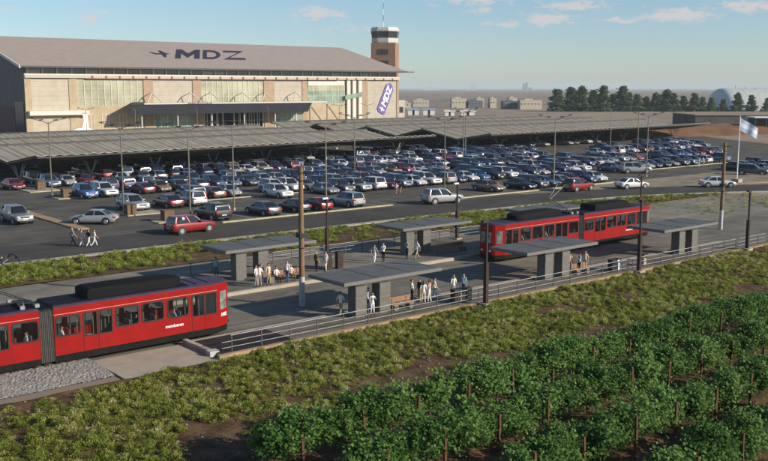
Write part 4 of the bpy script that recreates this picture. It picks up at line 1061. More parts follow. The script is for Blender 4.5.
def person(x, y, z, hd, pose, top, leg, label, hair='hair', long=0, scale=1., group='people waiting on the platforms'):
    me = PM[pose][0].copy(); me.materials[1] = M['c_'+top]; me.materials[2] = M['c_'+leg] if leg != 'skin' else M['skin']
    o = link('person', me, None, (x, y, z)); o.rotation_euler = (0, 0, R(hd)); o.scale = (scale,)*3
    tag(o, label, 'person', group)
    hm = HM[(pose, long)].copy(); hm.materials[0] = M[hair]; link('hair', hm, o); link('face_features', FM[pose], o)
    if leg in ('pink',):
        hz = .93; MB().loft([[(r*math.cos(a), r*.95*math.sin(a), z_) for a in [i*math.pi/6 for i in range(12)]] for z_, r in ((hz+.1, .15), (hz-.1, .19), (.55, .24))]).build('skirt', M['c_'+leg], o, smooth=50)
    return o
Z = .25
for a in ((37.3, 49.5, Z, 20, 'walk', 'white', 'khaki', 'man in white shirt and khaki trousers walking left of the near shelter'),
          (39.45, 49.25, Z, 200, 'stand', 'white', 'denim', 'taller person in white shirt between the near shelter pillars, behind another'),
          (39.2, 48.45, Z, -100, 'phone', 'white', 'white', 'shorter person all in white between the near shelter pillars', 'hairbr', 1, .9),
          (43.6, 49.4, Z, -40, 'phone', 'white', 'black', 'person in white top and black shorts, left of a group of four'),
          (44.25, 49.3, Z, 180, 'stand', 'black', 'khaki', 'dark topped person in the middle of the group of four'),
          (44.7, 48.75, Z, 120, 'fold', 'pink', 'white', 'person in pink top and white trousers in the group of four', 'hairbr', 1),
          (45.25, 48.8, Z, -30, 'walk', 'cream', 'denim', 'person in cream top stepping away at the right of the group of four'),
          (47.1, 48.75, Z, 80, 'stand', 'white', 'grey', 'pale dressed person facing another beside the litter bins', 'hairlt', 1),
          (48.0, 48.6, Z, 190, 'stand', 'blue', 'denim', 'person in blue beside the pale beige litter bin'),
          (61.0, 49.3, Z, 30, 'stand', 'cream', 'khaki', 'person in cream top, left of three beside the middle shelter'),
          (61.55, 48.7, Z, 150, 'phone', 'blue', 'black', 'person in light blue shirt, middle of three beside the middle shelter'),
          (62.8, 49.1, Z, 200, 'stand', 'cream', 'cream', 'person in long cream dress, right of three beside the middle shelter', 'hairbr', 1),
          (37.3, 66.2, Z, 250, 'stand', 'blue', 'denim', 'person in blue shirt alone at the far platform end behind the near tram'),
          (37.95, 61.2, Z, -60, 'stand', 'white', 'grey', 'person in white shirt and grey trousers at the left of the far bench'),
          (38.6, 61.5, Z, -100, 'fold', 'black', 'denim', 'dark dressed person at the far platform edge beside the bench'),
          (39.1, 60.98+.25, Z, -80, 'stand', 'cream', 'khaki', 'person in cream shirt and khaki trousers in front of the far bench'),
          (40.2, 61.82, Z-.05, -90, 'sit', 'white', 'black', 'seated person in white top and black trousers on the far bench, left'),
          (41.6, 61.82, Z-.05, -90, 'sit', 'cream', 'olive', 'seated fair haired person in cream top on the far bench, right', 'hairlt', 1),
          (45.1, 63.2, Z, 0, 'stand', 'olive', 'black', 'person in dark olive jacket facing the rust brown cabinets', 'hairlt'),
          (45.85, 62.9, Z, 180, 'stand', 'white', 'white', 'person all in white just left of the rust brown cabinets', 'hairbr', 1),
          (51.2, 63.0, Z, 30, 'walk', 'grey', 'white', 'person in grey top, left of a pair before the second far shelter'),
          (52.3, 63.1, Z, 200, 'phone', 'white', 'black', 'person in white top and black trousers before the second far shelter'),
          (54.9, 62.9, Z, 0, 'stand', 'grey', 'navy', 'grey dressed person in the shade of the second far shelter'),
          (55.5, 62.2, Z, 170, 'walk', 'white', 'beige', 'person in white and beige walking in front of the second far shelter pillar'),
          (38.25, 60.98+.2, Z, 90, 'phone', 'white', 'khaki', 'person in white shirt seen from behind between two others at the far bench'),
          (40.9, 61.3, Z, 200, 'stand', 'white', 'denim', 'person in white shirt and jeans standing in front of the far bench middle', 'hairbr', 1),
          (43.95, 48.55, Z, 60, 'stand', 'white', 'cream', 'person in white top and cream trousers nearest the railing in the group of four', 'hairbr', 1),
          (61.3, 49.9, Z, -60, 'fold', 'white', 'grey', 'person in white shirt and grey trousers behind the three beside the middle shelter'),
          (88.8, 104.2, .0, 0, 'stand', 'white', 'skin', 'person in white shirt and shorts among the parked cars, left of two', 'hair', 0, 1.05),
          (89.7, 104.3, .0, 180, 'stand', 'navy', 'khaki', 'person in navy top among the parked cars, right of two', 'hair', 0, 1.05),
          (68.2, 139.9, .0, 90, 'stand', 'white', 'black', 'person in white shirt standing between parked cars under the canopy front', 'hairlt', 0, 1.05),
          (167.0, 103.4, .0, 0, 'stand', 'white', 'white', 'person all in white on the asphalt near the flagpole, left of two', 'hairbr', 0, 1.15),
          (167.9, 103.1, .0, 180, 'stand', 'white', 'grey', 'person in white and grey near the flagpole, right of two', 'hairbr', 0, 1.15),
          (34.9, 90.2, .005, 0, 'walk', 'grey', 'black', 'person in pale grey top and black trousers at the left of the road group', 'hairlt', 0, 1.08),
          (35.6, 89.7, .005, 20, 'walk', 'pink', 'white', 'person in pink top and white trousers crossing the road'),
          (36.0, 88.9, .005, 10, 'walk', 'black', 'white', 'person in black top and white trousers crossing the road'),
          (36.5, 88.7, .005, -10, 'walk', 'white', 'white', 'person all in white at the right of the road group', 'hairbr', 1)):
    person(*a, group='people crossing the road') if a[0] < 37 and a[1] > 80 else person(*a)

for (tx, ty, tz, off, s, hd, top, lab) in ((17.99, 52.2, .0, .98, -1, 0, 'white', 'passenger in white seen through the first window right of the near bellows'), (17.99, 52.2, 0, 5.45, -1, 0, 'black', 'passenger in black behind the middle window of the near tram'), (17.99, 52.2, 0, -.98, -1, 180, 'white', 'passenger in white at the window left of the near bellows'), (17.99, 52.2, 0, 7.95, -1, 0, 'blue', 'passenger in blue behind the last wide window of the near tram'),
        (72.1, 58.3, 0, -4.65, -1, 180, 'white', 'passenger in white behind a left half window of the far tram'), (72.1, 58.3, 0, -7.95, -1, 180, 'cream', 'passenger in cream near the front of the far tram'), (72.1, 58.3, 0, 5.45, -1, 0, 'white', 'passenger in white in the right half of the far tram')):
    person(tx+off, ty+s*.82, tz+.9, hd, 'sit', top, 'navy', lab, 'hair', 0, 1, 'passengers seated in the trams')

# ------------------------------------------------------------------ folded canopies
FOLDS = [(0, 4.6), (11, 2.9), (23, 5.0), (32.5, 2.9), (44.5, 5.0), (54, 2.9), (66, 5.0)]
def canopy(ox, oy, rot, L_, folds, label, ends):
    t = thing('folded_canopy', label, 'canopy', (ox, oy, 0), rot, 'folded sheet canopies over the car park')
    for (y0, z0), (y1, z1) in zip(folds, folds[1:]):
        rows_ = []; n = int(L_/1.0)
        top, = (MB(),)
        pr = [(k*L_/n, (.0 if k % 2 else .2)) for k in range(n+1)]
        for (xa, ha), (xb, hb) in zip(pr, pr[1:]):
            top.quad([(xa, y0, z0+ha), (xb, y0, z0+hb), (xb, y1, z1+hb), (xa, y1, z1+ha)])
            top.quad([(xa, y0, z0+ha-.12), (xb, y0, z0+hb-.12), (xb, y1, z1+hb-.12), (xa, y1, z1+ha-.12)])
            top.quad([(xa, y0, z0+ha), (xb, y0, z0+hb), (xb, y0, z0+hb-.12), (xa, y0, z0+ha-.12)])
        for xa in (0, L_): top.quad([(xa, y0, z0+.0), (xa, y1, z1+.0), (xa, y1, z1-.14), (xa, y0, z0-.14)])
        top.build('folded_roof_sheet', M['canopy'], t)
    for y, z in folds[2::2]: MB().box(.05, L_-.05, y-.22, y+.22, z-.1, z+.42).build('ridge_shade_strip', M['cframe'], t)  # dark box added along each ridge to draw its shadow line
    fr = MB()
    for x in ends:
        for (y0, z0), (y1, z1) in zip(folds, folds[1:]): fr.bar((x, y0, z0-.3), (x, y1, z1-.3), .26)
    for y, z in folds: fr.bar((.1, y, z-.24), (L_-.1, y, z-.24), .22)
    fr.build('underframe', M['cframe'], t)
    for y, z in folds[1::2]:
        for x in ends:
            c = MB().box(x-.35, x+.35, y-.35, y+.35, 0, .35)
            for s in (-1, 1):
                c.tube((x, y+s*.15, .2), (x, y+s*1.9, z+.0), .13, .1, 8).tube((x+s*.15, y, .2), (x+s*1.3, y, z-.25), .1, .08, 8)
            c.build('v_column', M['cancol'], t)
    return t
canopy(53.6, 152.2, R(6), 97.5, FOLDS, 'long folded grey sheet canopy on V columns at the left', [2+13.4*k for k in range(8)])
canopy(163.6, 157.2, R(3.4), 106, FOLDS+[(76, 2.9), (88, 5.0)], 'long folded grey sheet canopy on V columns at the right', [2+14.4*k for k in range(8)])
# ------------------------------------------------------------------ the terminal
T = thing('terminal_building', 'long cream airport terminal with grey gable roof and MDZ lettering', 'terminal', (110, 320, 0))
def tb(name, m, x0, x1, z0, z1, dep=.0, back=.6, parent=T): return MB().box(x0-110, x1-110, -dep, back, z0, z1).build(name, m, parent)
# core walls
MB().box(.3, 163.4, .6, 88, -.1, 22.6).build('wall', M['cream'], T)
g = MB().loft([[(x, 0.2, 0), (x, 88, 0), (x, 88, 22.4), (x, 44, 33.6), (x, .2, 22.4)] for x in (-.02, .35)]); g.build('gable_wall', M['darkwall'], T)
MB().box(-.35, -.03, 10, 60, 0, 9).build('brick_base', M['brickred'], T); MB().box(-.25, -.03, 1, 9.5, 0, 10.5).box(-.3, -.03, .4, 9.8, 10.5, 10.9).build('gable_window', M['darkwin'], T)
MB().box(-.3, -.03, 22, 25, 3, 6).build('gable_door', M['gglass'], T)
for x0, x1, m in ((110, 112.2, 'golden'), (125, 128, 'golden'), (152.5, 156.2, 'pilaster'), (172.2, 175.8, 'pilaster'), (203.6, 208.6, 'pilaster'), (222, 224.4, 'pilaster'), (253, 256.2, 'pilaster'), (272.6, 273.8, 'pilaster')):
    tb('pilaster', M[m], x0, x1, 0, 18.85, .45)
tb('panel', M['cream'], 112.2, 125, 0, 18.6, .2); tb('panel', M['pinkcream'], 156.2, 172.2, 7, 18.6, .2); tb('panel', M['pinkcream'], 208.6, 222, 7, 18.6, .2); tb('panel', M['pinkcream'], 256.2, 272.6, 0, 18.6, .2)
tb('ledge_canopy', M['whitetrim'], 110.5, 131, 6.4, 7.9, 2.6)
def glazing(x0, x1, z0, z1, m, dx, dz):
    g = tb('window', M[m], x0, x1, z0, z1, .1); mm = MB()
    x = x0
    while x <= x1+.01: mm.box(x-110-.11, x-110+.11, -.28, -.1, z0, z1); x += dx
    z = z0
    while z <= z1+.01: mm.box(x0-110, x1-110, -.2, -.1, z-.05, z+.05); z += dz
    mm.build('mullions', M['mull'], g)
glazing(128, 152.5, 9.3, 18.4, 'tglass', 2.45, 3.03); tb('panel', M['golden'], 128, 152.5, 0, 9.2, .15)
for x in (131, 136.5, 143, 149): glazing(x, x+2.6, .2, 6.4, 'tglass', 1.3, 3.1)
glazing(175.8, 203.6, 0, 18.4, 'tglass', 2.32, 3.06)
glazing(156.4, 172, 0, 6.9, 'gglass', 2.6, 3.4); glazing(208.8, 221.8, 0, 6.9, 'gglass', 2.6, 3.4); glazing(177, 203, 0, 6, 'gglass', 2.6, 3)
glazing(224.4, 243.6, 9.2, 18.4, 'gglass', 3.2, 3.06); tb('panel', M['golden'], 224.4, 243.6, 0, 9.1, .12); tb('panel', M['whitetrim'], 225, 243.6, 16.6, 18.5, .4); tb('panel', M['tglass'], 225, 243.6, 14.2, 16.6, .25)
for x in (226, 234.8): MB().tube((x-110, -.6, 9), (x+7.6-110, -.6, .3), .16).tube((x-110, -.6, 0), (x-110, -.6, 9), .16).build('truss', M['trussbeige'], T)
for x in (244.6, 247.6, 250.8): tb('column', M['whitetrim'], x, x+1.7, 0, 18.6, 1.1)
tb('panel', M['tglass'], 243.6, 253, 0, 18.6, .1)
sg = MB().loft([[(x-110, -1.35, z), (x-110, -1.2, z), (x-110, -1.2, z+1.9), (x-110, -1.35, z+1.9)] for x, z in ((243.4, 10.6), (252.4, 11.9))]); sg.build('slanted_sign', M['gglass'], T)
# top ledge, brackets and the clerestory
tb('ledge', M['blush'], 110, 273.8, 18.9, 19.9, 1.1); tb('ledge', M['whitetrim'], 110, 273.8, 19.9, 20.3, .7)
br = MB()
x = 133.
while x < 272: br.box(x-110, x-109.5, -1.35, -1.1, 18.95, 19.75); x += 5.05
br.build('brackets', M['redbr'], T)
tb('ledge_rail', M['redbr'], 131, 240, 18.7, 18.9, 1.25)
x = 111.
while x < 272:
    w = tb('window', M['darkwin'], x+.4, min(x+4.65, 273.5), 20.3, 22.5, .05)
    if rnd.random() < .3: MB().box(x+.5-110, x+4.5-110, -.09, -.052, 20.3, 21.2+rnd.random()).build('blind', M['blush'], w)
    tb('post', M['whitetrim'], x-.1, x+.4, 20.3, 22.6, .35); x += 5.05
# roof
k = 11.8/48
MB().loft([[(x, -4, 22.75), (x, 44, 34.55), (x, 92, 22.75), (x, 92, 22.35), (x, 44, 34.1), (x, -4, 22.35)] for x in (-2.3, 165.6)]).build('roof', M['troof'], T)
MB().box(-2.3, 165.7, -4.35, -4.003, 22.25, 22.8).build('gutter', M['gutter'], T)
MB().loft([[(x, -4.3, 22.0), (x, 44, 33.9), (x, 92.3, 22.0), (x, 92.3, 22.9), (x, 44, 34.8), (x, -4.3, 22.9)] for x in (-2.75, -2.31)]).build('rake_trim', M['whitetrim'], T)
MB().box(-1.9, 165.4, -3.9, 0.2, 22.2, 22.34).build('soffit', M['gutter'], T)
MB().box(163.5, 169.5, -4.3, -2.5, 22.3, 22.7).build('roof_beam_end', M['gutter'], T)
# roof lettering lies on the slope
def fit(mb, x0, x1, y0, y1, sh):
    xs = [v[0] for v in mb.v]; ys = [v[1] for v in mb.v]; a, b, c, d = min(xs), max(xs), min(ys), max(ys)
    mb.v = [(x0+(x-a)/(b-a)*(x1-x0)+sh*(y-c)/(d-c), y0+(y-c)/(d-c)*(y1-y0), z) for x, y, z in mb.v]; return mb
an = math.atan(k); RT = Matrix.Translation((0, -4, 22.75)) @ Matrix.Rotation(an, 4, 'X') @ Matrix.Translation((0, 0, .06))
def block_letters():
    t = .2; mb = MB()
    def poly(p): mb.prism(p, -.04, .04)
    poly([(0, 0), (.27, 0), (.27, 1), (0, 1)]); poly([(.27, 1), (.27, .55), (.6, .1), (.6, .56)]); poly([(.6, .56), (.6, .1), (.93, .55), (.93, 1)]); poly([(.93, 0), (1.2, 0), (1.2, 1), (.93, 1)])
    o = 1.36; poly([(o, 0), (o+.2, 0), (o+.2, 1), (o, 1)])
    ar = lambda r, s_: [(o+.2+.22*s_+(.62-.22)*0+r*.55*math.cos(R(a_)), .5+(.5 if r == 1 else .3)*math.sin(R(a_))) for a_ in range(-90, 91, 15)]
    out = [(o+.2+.2+.5*math.cos(R(a_)), .5+.5*math.sin(R(a_))) for a_ in range(-90, 91, 15)]; inn = [(o+.2+.2+.3*math.cos(R(a_)), .5+.3*math.sin(R(a_))) for a_ in range(-90, 91, 15)]
    for k_ in range(len(out)-1): poly([inn[k_], out[k_], out[k_+1], inn[k_+1]])
    poly([(o+.2, 0), out[0], inn[0], (o+.2, .2)]); poly([(o+.2, .8), inn[-1], out[-1], (o+.2, 1)])
    o = 2.42; poly([(o, .8), (o+.85, .8), (o+1.1, 1), (o, 1)]); poly([(o, .0), (o+1.15, 0), (o+1.15, .2), (o+.3, .2)]); poly([(o, 0), (o+.3, .2), (o+1.1, 1), (o+.8, .8)])
    return mb
MB().add(fit(block_letters(), 61.8, 93.2, 16.5, 34, 9.6), RT).build('roof_lettering', M['rooftext'], T)
ic = MB()
for pl in ([(56.8, 23), (63.2, 24.2), (63.4, 25.6), (57, 25)], [(59.8, 24), (58.2, 18.4), (59.2, 18.4), (62.2, 24.4)], [(60, 24.6), (61.6, 30.4), (62.6, 30.4), (62.4, 25)], [(56.9, 23.4), (56.3, 27), (57.1, 27), (58.3, 24.6)]):
    ic.prism(pl, -.04, .04+.003*len(ic.f))
MB().add(ic, RT).build('roof_plane_emblem', M['rooftext'], T)
# wall logo: a tilted purple tag
LT = Matrix.Translation((266.2-110, -.42, 11.0)) @ Matrix.Rotation(R(90), 4, 'X') @ Matrix.Rotation(R(64), 4, 'Z')
tagp = [(-6.9, 1.2), (-6.9, -1.9), (-6.4, -2.4), (5.2, -2.4), (7.0, -.6), (7.0, .8), (5.6, 2.4), (-5.7, 2.4)]
lg = MB().add(MB().prism(tagp, -.12, .12), LT).build('wall_logo', M['logo'], T)
MB().add(fit(text_mb('MDZ', 3, .05, .12), -3.6, 5.6, -1.5, 1.5, .5), LT @ Matrix.Translation((0, 0, .15))).build('logo_lettering', M['white'], lg)
ic = MB().prism([(-6.1, -.3), (-4.2, -.2), (-4.2, .3), (-6.1, .2)], .1, .2).prism([(-5.4, -1.5), (-4.9, -1.5), (-4.6, 1.5), (-5.1, 1.5)], .1, .206)
MB().add(ic, LT).build('logo_plane_emblem', M['white'], lg)
# entrance canopy
E_c = MB().loft([[(x, -9.6, 9.75), (x+d, 0, 9.75), (x+d, 0, 8.9), (x+d*.8, -6.5, 6.6), (x-1.4*(d > 0), -9.2, 6.2)] for x, d in ((33.6, 4.2), (110, 1))]).build('entrance_canopy', M['canopydark'], T)
MB().box(38, 117.5, -10, -.7, 9.76, 10.25).build('canopy_slab', M['canopytop'], E_c); MB().loft([[(33.8, -9.8, z), (37.9, -9.8, z), (41, -.7, z), (38, -.7, z)] for z in (9.76, 10.6)]).build('canopy_end_cap', M['canopydark'], E_c)
MB().add(fit(text_mb('MENDOZA', 1, .03, .02), 53.5, 63.5, .02, .47, 0), Matrix.Translation((1.5, -10.03, 9.76)) @ Matrix.Rotation(R(90), 4, 'X')).build('canopy_lettering', M['rooftext'], E_c)
for x, s in ((44, -1), (59.5, 1), (68, -1), (82, 1), (92, -1), (106.5, 1)):
    MB().tube((x-3, -6.5, 10.1), (x, -3.5, 13.9), .2).tube((x+3, -6.5, 10.1), (x, -3.5, 13.9), .2).tube((x, -3.5, 13.9), (x, 0, 13), .14).build('canopy_strut', M['trussbeige'], E_c)
for x in (38, 52, 66, 80, 94, 104): MB().tube((x, -7.5, 0), (x, -7.5, 6.8), .25).build('canopy_column', M['whitetrim'], E_c)
# annex at the right end
t = thing('service_annex', 'small pinkish annex with one dark window at the terminal right end', 'annex', (274.4, 321, 0))
MB().box(0, 4.2, 0, 8, 0, 9.6).build('wall', M['pinkcream'], t); MB().box(-.15, 4.35, -.15, 8.15, 9.6, 10).build('parapet', M['whitetrim'], t)
MB().box(1, 3.3, -.08, -.002, 4.6, 7.2).build('window', M['darkwin'], t)
# monument in front of the terminal
t = thing('plane_monument', 'white aircraft monument with a swept fin before the terminal', 'monument', (123.2, 306, 0))
MB().loft([[(x, y*r, 1.3+z*r) for y, z in [(math.cos(a), math.sin(a)) for a in [i*math.pi/5 for i in range(10)]]] for x, r in ((-3.6, .15), (-2.6, .7), (-1, 1.1), (2, 1.1), (3.4, .75), (4.2, .3))]).build('fuselage', M['white'], t, smooth=50)
MB().loft([[(0.2, -.15, 2), (2.6, -.15, 2), (2.6, .15, 2), (.2, .15, 2)], [(1.0, -.12, 4.8), (2.4, -.12, 4.8), (2.4, .12, 4.8), (1.0, .12, 4.8)], [(.6, -.1, 7.4), (2.2, -.1, 7.5), (2.2, .1, 7.5), (.6, .1, 7.4)]]).build('tail_fin', M['white'], t)
MB().box(-.8, .8, -3.5, 3.5, 1.0, 1.15).build('wing', M['white'], t); MB().box(-1, 1, -.5, .5, 0, 1).build('plinth', M['slab'], t)
MB().tube((.6, -.2, 7.2), (2.2, -.2, 7.3), .2).build('fin_cap', M['c_pink'], t)
# control tower
TW = thing('control_tower', 'brown brick control tower with white cab and dark glass band', 'control tower', (295.7, 355.4, 0), math.atan2(-.77, -.64)+R(90)-R(9))
mT = MB().box(-5.9, 5.9, -5.9, 5.9, 0, 36.9).build('shaft', M['towerbrick'], TW)
for z in (33.9, 28.5, 22.9): w = MB().box(-2.9, 2.5, -6.0, -5.88, z-2.3, z).build('window', M['darkwin'], TW); MB().box(-.1, .1, -6.06, -6.001, z-2.3, z).box(-3.0, 2.6, -6.08, -6.001, z-2.45, z-2.3).build('window_frame', M['gutter'], w)
oc = lambda r, z: [(r*math.cos(R(22.5+45*i)), r*math.sin(R(22.5+45*i)), z) for i in range(8)]
MB().loft([oc(6.4, 36.9), oc(6.55, 37.4), oc(6.6, 39.2)]).build('balcony_band', M['cabwhite'], TW); MB().loft([oc(6.35, 39.2), oc(6.85, 42.4)]).build('cab_glass', M['darkwin'], TW)
MB().loft([oc(6.95, 42.4), oc(6.95, 43.3), oc(6.5, 44.3)]).build('cab_roof', M['cabwhite'], TW)
mm = MB()
for i in range(8): a, b = oc(6.4, 39.2)[i], oc(6.9, 42.4)[i]; mm.tube(a, b, .09)
mm.build('cab_mullions', M['gutter'], TW)
for kk in range(6): MB().tube((-.8, 0, 44.2+kk*3), (-.8, 0, 47.2+kk*3), .16-.015*kk, None, 8).build('antenna_section', M['white'] if kk % 2 == 0 else M['redbr'], TW)
for (lx, ly, lab) in ((118.5, 290, 'left of the white monument'), (136, 292, 'right of the white monument'), (156.6, 288, 'in front of the left end of the dark entrance canopy'), (189, 294, 'before the middle of the dark entrance canopy'), (220, 292, 'before the right end of the dark entrance canopy'), (238.6, 298, 'before the white columns left of the wall logo')):
    lot_lamp(lx, ly, 9.2, R(-40)+rnd.uniform(-.2, .2), 'tall lamp post '+lab)

# ------------------------------------------------------------------ behind the airport
PINES = [(496.67, 416.02, 14.6), (503.66, 410.22, 15.6), (509.36, 405.49, 16.6), (515.05, 400.76, 13.8), (520.33, 396.38, 16.6), (530.32, 388.08, 16.6), (537.88, 381.81, 11.2), (547.82, 373.56, 12.3), (553.36, 368.96, 14.3), (556.72, 366.16, 11.8), (561.9, 361.87, 10.3), (567.59, 357.14, 11.8), (576.4, 349.83, 8.9), (589.86, 338.66, 12.3), (597.1, 332.64, 10.6), (605.39, 325.76, 8.9), (525.5, 392.2, 11.5), (533.9, 385.2, 12.2), (542.6, 377.9, 9.8), (571.9, 353.6, 9.4), (582.6, 344.7, 8.2)]
def pine_meshes(seed):
    q = np.random.default_rng(seed); h = 1.
    C = []
    for k in range(110):
        z = .03+.95*q.uniform(0, 1)**1.15; prof = (.33*(1-z)**.95+.04)*(1+.25*math.sin(z*23+seed)); a = q.uniform(0, 6.283); r = prof*q.uniform(.35, 1.05)
        c = np.array([r*math.cos(a), r*math.sin(a), z]); n = 42
        C.append(c+q.normal(size=(n, 3))*np.array([.045, .045, .032]))
    C = np.concatenate(C)
    V = leaves(C, .075, up=.2, aspect=.6)
    crown = fast_quads('crown', V, np.clip(.45+q.normal(0, .2, len(C)), 0, 1), M['pine'])
    tr = MB().tube((0, 0, -.02), (.0, 0, .95), .022, .004, 7)
    for k in range(9):
        z = .15+.08*k; a = k*2.4; tr.tube((0, 0, z), (.16*(1-z)*math.cos(a), .16*(1-z)*math.sin(a), z+.03), .007, .002, 5)
    return crown, tr.mesh('trunk', M['bark'], 50)
PMS = [pine_meshes(s) for s in range(4)]
plab = ['leftmost tall pine of the row, standing apart at its left end', 'second pine of the row, close against the tallest one', 'tallest bushy pine in the left clump of the row', 'shorter pine right of the tallest in the left clump', 'tall pine at the right end of the left clump', 'broad tall pine standing in the middle of the row',
        'low pine right of the broad middle pine', 'pine opening the middle clump of the row', 'tall pine in the middle clump of the row', 'pine leaning on the tall one of the middle clump', 'low pine between the middle clump and the hangar', 'rounded pine left of the pale hangar end',
        'small pine against the rounded end of the pale hangar', 'pine in front of the pale hangar, left of two', 'pine in front of the pale hangar, right of two', 'pine cut by the right edge of the picture', 'middling pine filling the gap left of the broad middle pine', 'middling pine directly right of the broad middle pine', 'low pine filling the gap before the middle clump', 'low pine just left of the pale hangar end', 'smallest pine between the hangar end and the pair before it']
for i, (x, y, h) in enumerate(PINES):
    t = thing('pine_tree', plab[i], 'pine tree', (x, y, -.02), rnd.uniform(0, 6.28), 'row of dark pines beyond the car park')
    w = h*rnd.uniform(1.05, 1.35); t.scale = (w, w, h)
    c, tr = PMS[(i*3+i//4) % 4]; link('crown', c, t); link('trunk', tr, t)
ru = Vector((math.sin(R(50.3)), -math.cos(R(50.3)), 0)); rot = math.atan2(ru.y, ru.x)
t = thing('vaulted_hangar', 'long pale rounded vault hangar behind the pines at right', 'hangar', (622, 375, 0), rot)
rg = []
for x, r in ((0, .5), (.35, .7), (1.5, .88), (3.6, .97), (7, 1), (110, 1)): rg.append([(x, 24*r*math.cos(a), 15.6*r*math.sin(a)-.05) for a in [i*math.pi/16 for i in range(17)]])
MB().loft(rg).build('vault_skin', M['hangar'], t, smooth=40)
MB().tube((15, 0, 15.5), (15, 0, 17.6), .6).tube((22, 0, 15.4), (22, 0, 17.2), .4).build('roof_vent', M['hangar'], t)
t = thing('flat_shed', 'long dark flat roofed shed on the far side of the earth bank', 'shed', (338.8, 212.4, 0), rot)
MB().box(0, 95, 0, 30, -.1, 4.6).build('wall', M['dkbox'], t); MB().box(-.4, 95.4, -.4, 30.4, 4.6, 5.0).build('roof', M['apron'], t)
for k in range(9): MB().box(6+k*10, 9+k*10, -.06, -.002, 0, 3.2).build('shutter', M['gutter'], t)
t = thing('vehicle_shelter', 'white roofed open shelter at the right edge above the earth bank', 'shelter', (309, 170.5, 2.2), rot)
MB().box(0, 60, 0, 8, 3.0, 3.35).build('roof', M['white'], t)
for k in range(16): MB().box(.2+k*3.9, .45+k*3.9, .2, .45, 0, 3).build('post', M['cframe'], t)
MB().box(.5, 59.5, 7.5, 7.8, 0, 3).build('back_wall', M['darkwall'], t)
FAR = [(488.41, 560.06, 6.2, 3.9, 0), (523.08, 582.26, 13.2, 5.5, 0), (519.83, 533.98, 11.9, 7.3, 0), (529.72, 525.77, 11.7, 5.5, 1), (540.42, 516.88, 5.1, 7.3, 0), (524.96, 483.6, 12.3, 5.6, 1), (581.48, 533.77, 6.6, 7.3, 0), (528.73, 467.47, 16.2, 6.5, 0), (560.53, 551.16, 6.6, 6.9, 0), (721.02, 537.87, 7.4, 6.5, 0)]
fl = ['small pale block nearest the terminal end on the airfield', 'long low pale block right of the small one by the terminal', 'tall cream block at the left of the airfield group', 'grey blue low block in front of the cream ones', 'narrow cream tower block in the airfield group', 'dark grey wide block in the airfield group', 'cream block rising behind the dark grey one', 'widest cream block at the right of the airfield group', 'cream block behind the grey blue one', 'cream block seen between the pines']
for i, (x, y, w, h, c) in enumerate(FAR):
    t = thing('airfield_block', fl[i], 'building', (x, y, -.03), rot+R(4), 'small blocks on the airfield')
    m = M['fargrey'] if c else M['farcream']
    MB().box(-w/2, w/2, 0, 9, 0, h).build('wall', m, t); MB().box(-w/2-.15, w/2+.15, -.15, 9.15, h, h+.35).box(-w/4, w/8, 3, 6, h+.35, h+1.3).build('roof', m, t)
    wm = MB(); n = max(2, int(w/2.4))
    for k in range(n): wm.box(-w/2+.5+k*(w-1)/n, -w/2+.5+k*(w-1)/n+.9, -.05, -.004, h*.55, h*.55+.8)
    wm.build('windows', M['darkwin'], t)
HUT = [(364.3, 411.98, 7.6, 3.8), (371.22, 406.23, 8.1, 3.8), (342.29, 358.5, 6.0, 4.2), (355.58, 358.42, 8.5, 4.0)]
hl = ['pale roofed hut with white bays, leftmost on the apron', 'pale roofed hut with white bays, second on the apron', 'white hut with dark openings, third on the apron', 'white hut with dark openings, rightmost on the apron']
for i, (x, y, w, h) in enumerate(HUT):
    t = thing('apron_hut', hl[i], 'hut', (x, y, -.02), rot, 'white huts on the apron')
    MB().box(-w/2, w/2, -.3, 4.5, h-.9, h).build('roof', M['c_blue'] if i < 2 else M['white'], t)
    for a in (-.42, .08): MB().box(w*a, w*(a+.33), 0, 4, 0, h-.9).build('bay', M['white'], t)
    MB().box(w*-.4, w*.4, 2, 4.2, 0, h-.92).build('opening', M['darkwin'], t)
for i, (x, y, lab, bl) in enumerate(((5036, 5501, 'low pale town blocks on the horizon nearest the tower', ((-60, 40, 14), (-20, 50, 22), (30, 60, 16))), (5300, 5290, 'pale silos on the horizon, the tallest', ((-18, 14, 34), (-2, 12, 46), (14, 16, 28), (-55, 30, 12))), (5609, 5026, 'grey twin towers far away on the horizon', ((-16, 14, 40), (6, 14, 48), (30, 22, 16))), (4700, 5800, 'low white sheds on the horizon beside the terminal', ((-20, 60, 18), (40, 40, 12))))):
    t = thing('far_town_block', lab, 'far buildings', (x, y, -.03), rot, 'pale blocks on the horizon')
    for a, w, h in bl: MB().box(a, a+w, 0, 30, 0, h*1.25).build('block', M['whitetrim'] if i != 2 else M['fargrey'], t)

# ------------------------------------------------------------------ air, sky, sun, camera
hz = bpy.data.materials.new('haze'); hz.use_nodes = True; N = hz.node_tree.nodes; L = hz.node_tree.links
N.remove(N['Principled BSDF']); pv = N.new('ShaderNodeVolumePrincipled'); pv.inputs['Color'].default_value = (.84, .95, 1, 1); pv.inputs['Density'].default_value = HAZE = .00011; pv.inputs['Anisotropy'].default_value = 0
L.new(pv.outputs[0], N['Material Output'].inputs['Volume'])
o = MB().box(-3000, 11500, -3000, 11500, -1.2, 64).build('haze', hz); tag(o, 'thin pale blue haze over the plain', kind='stuff')

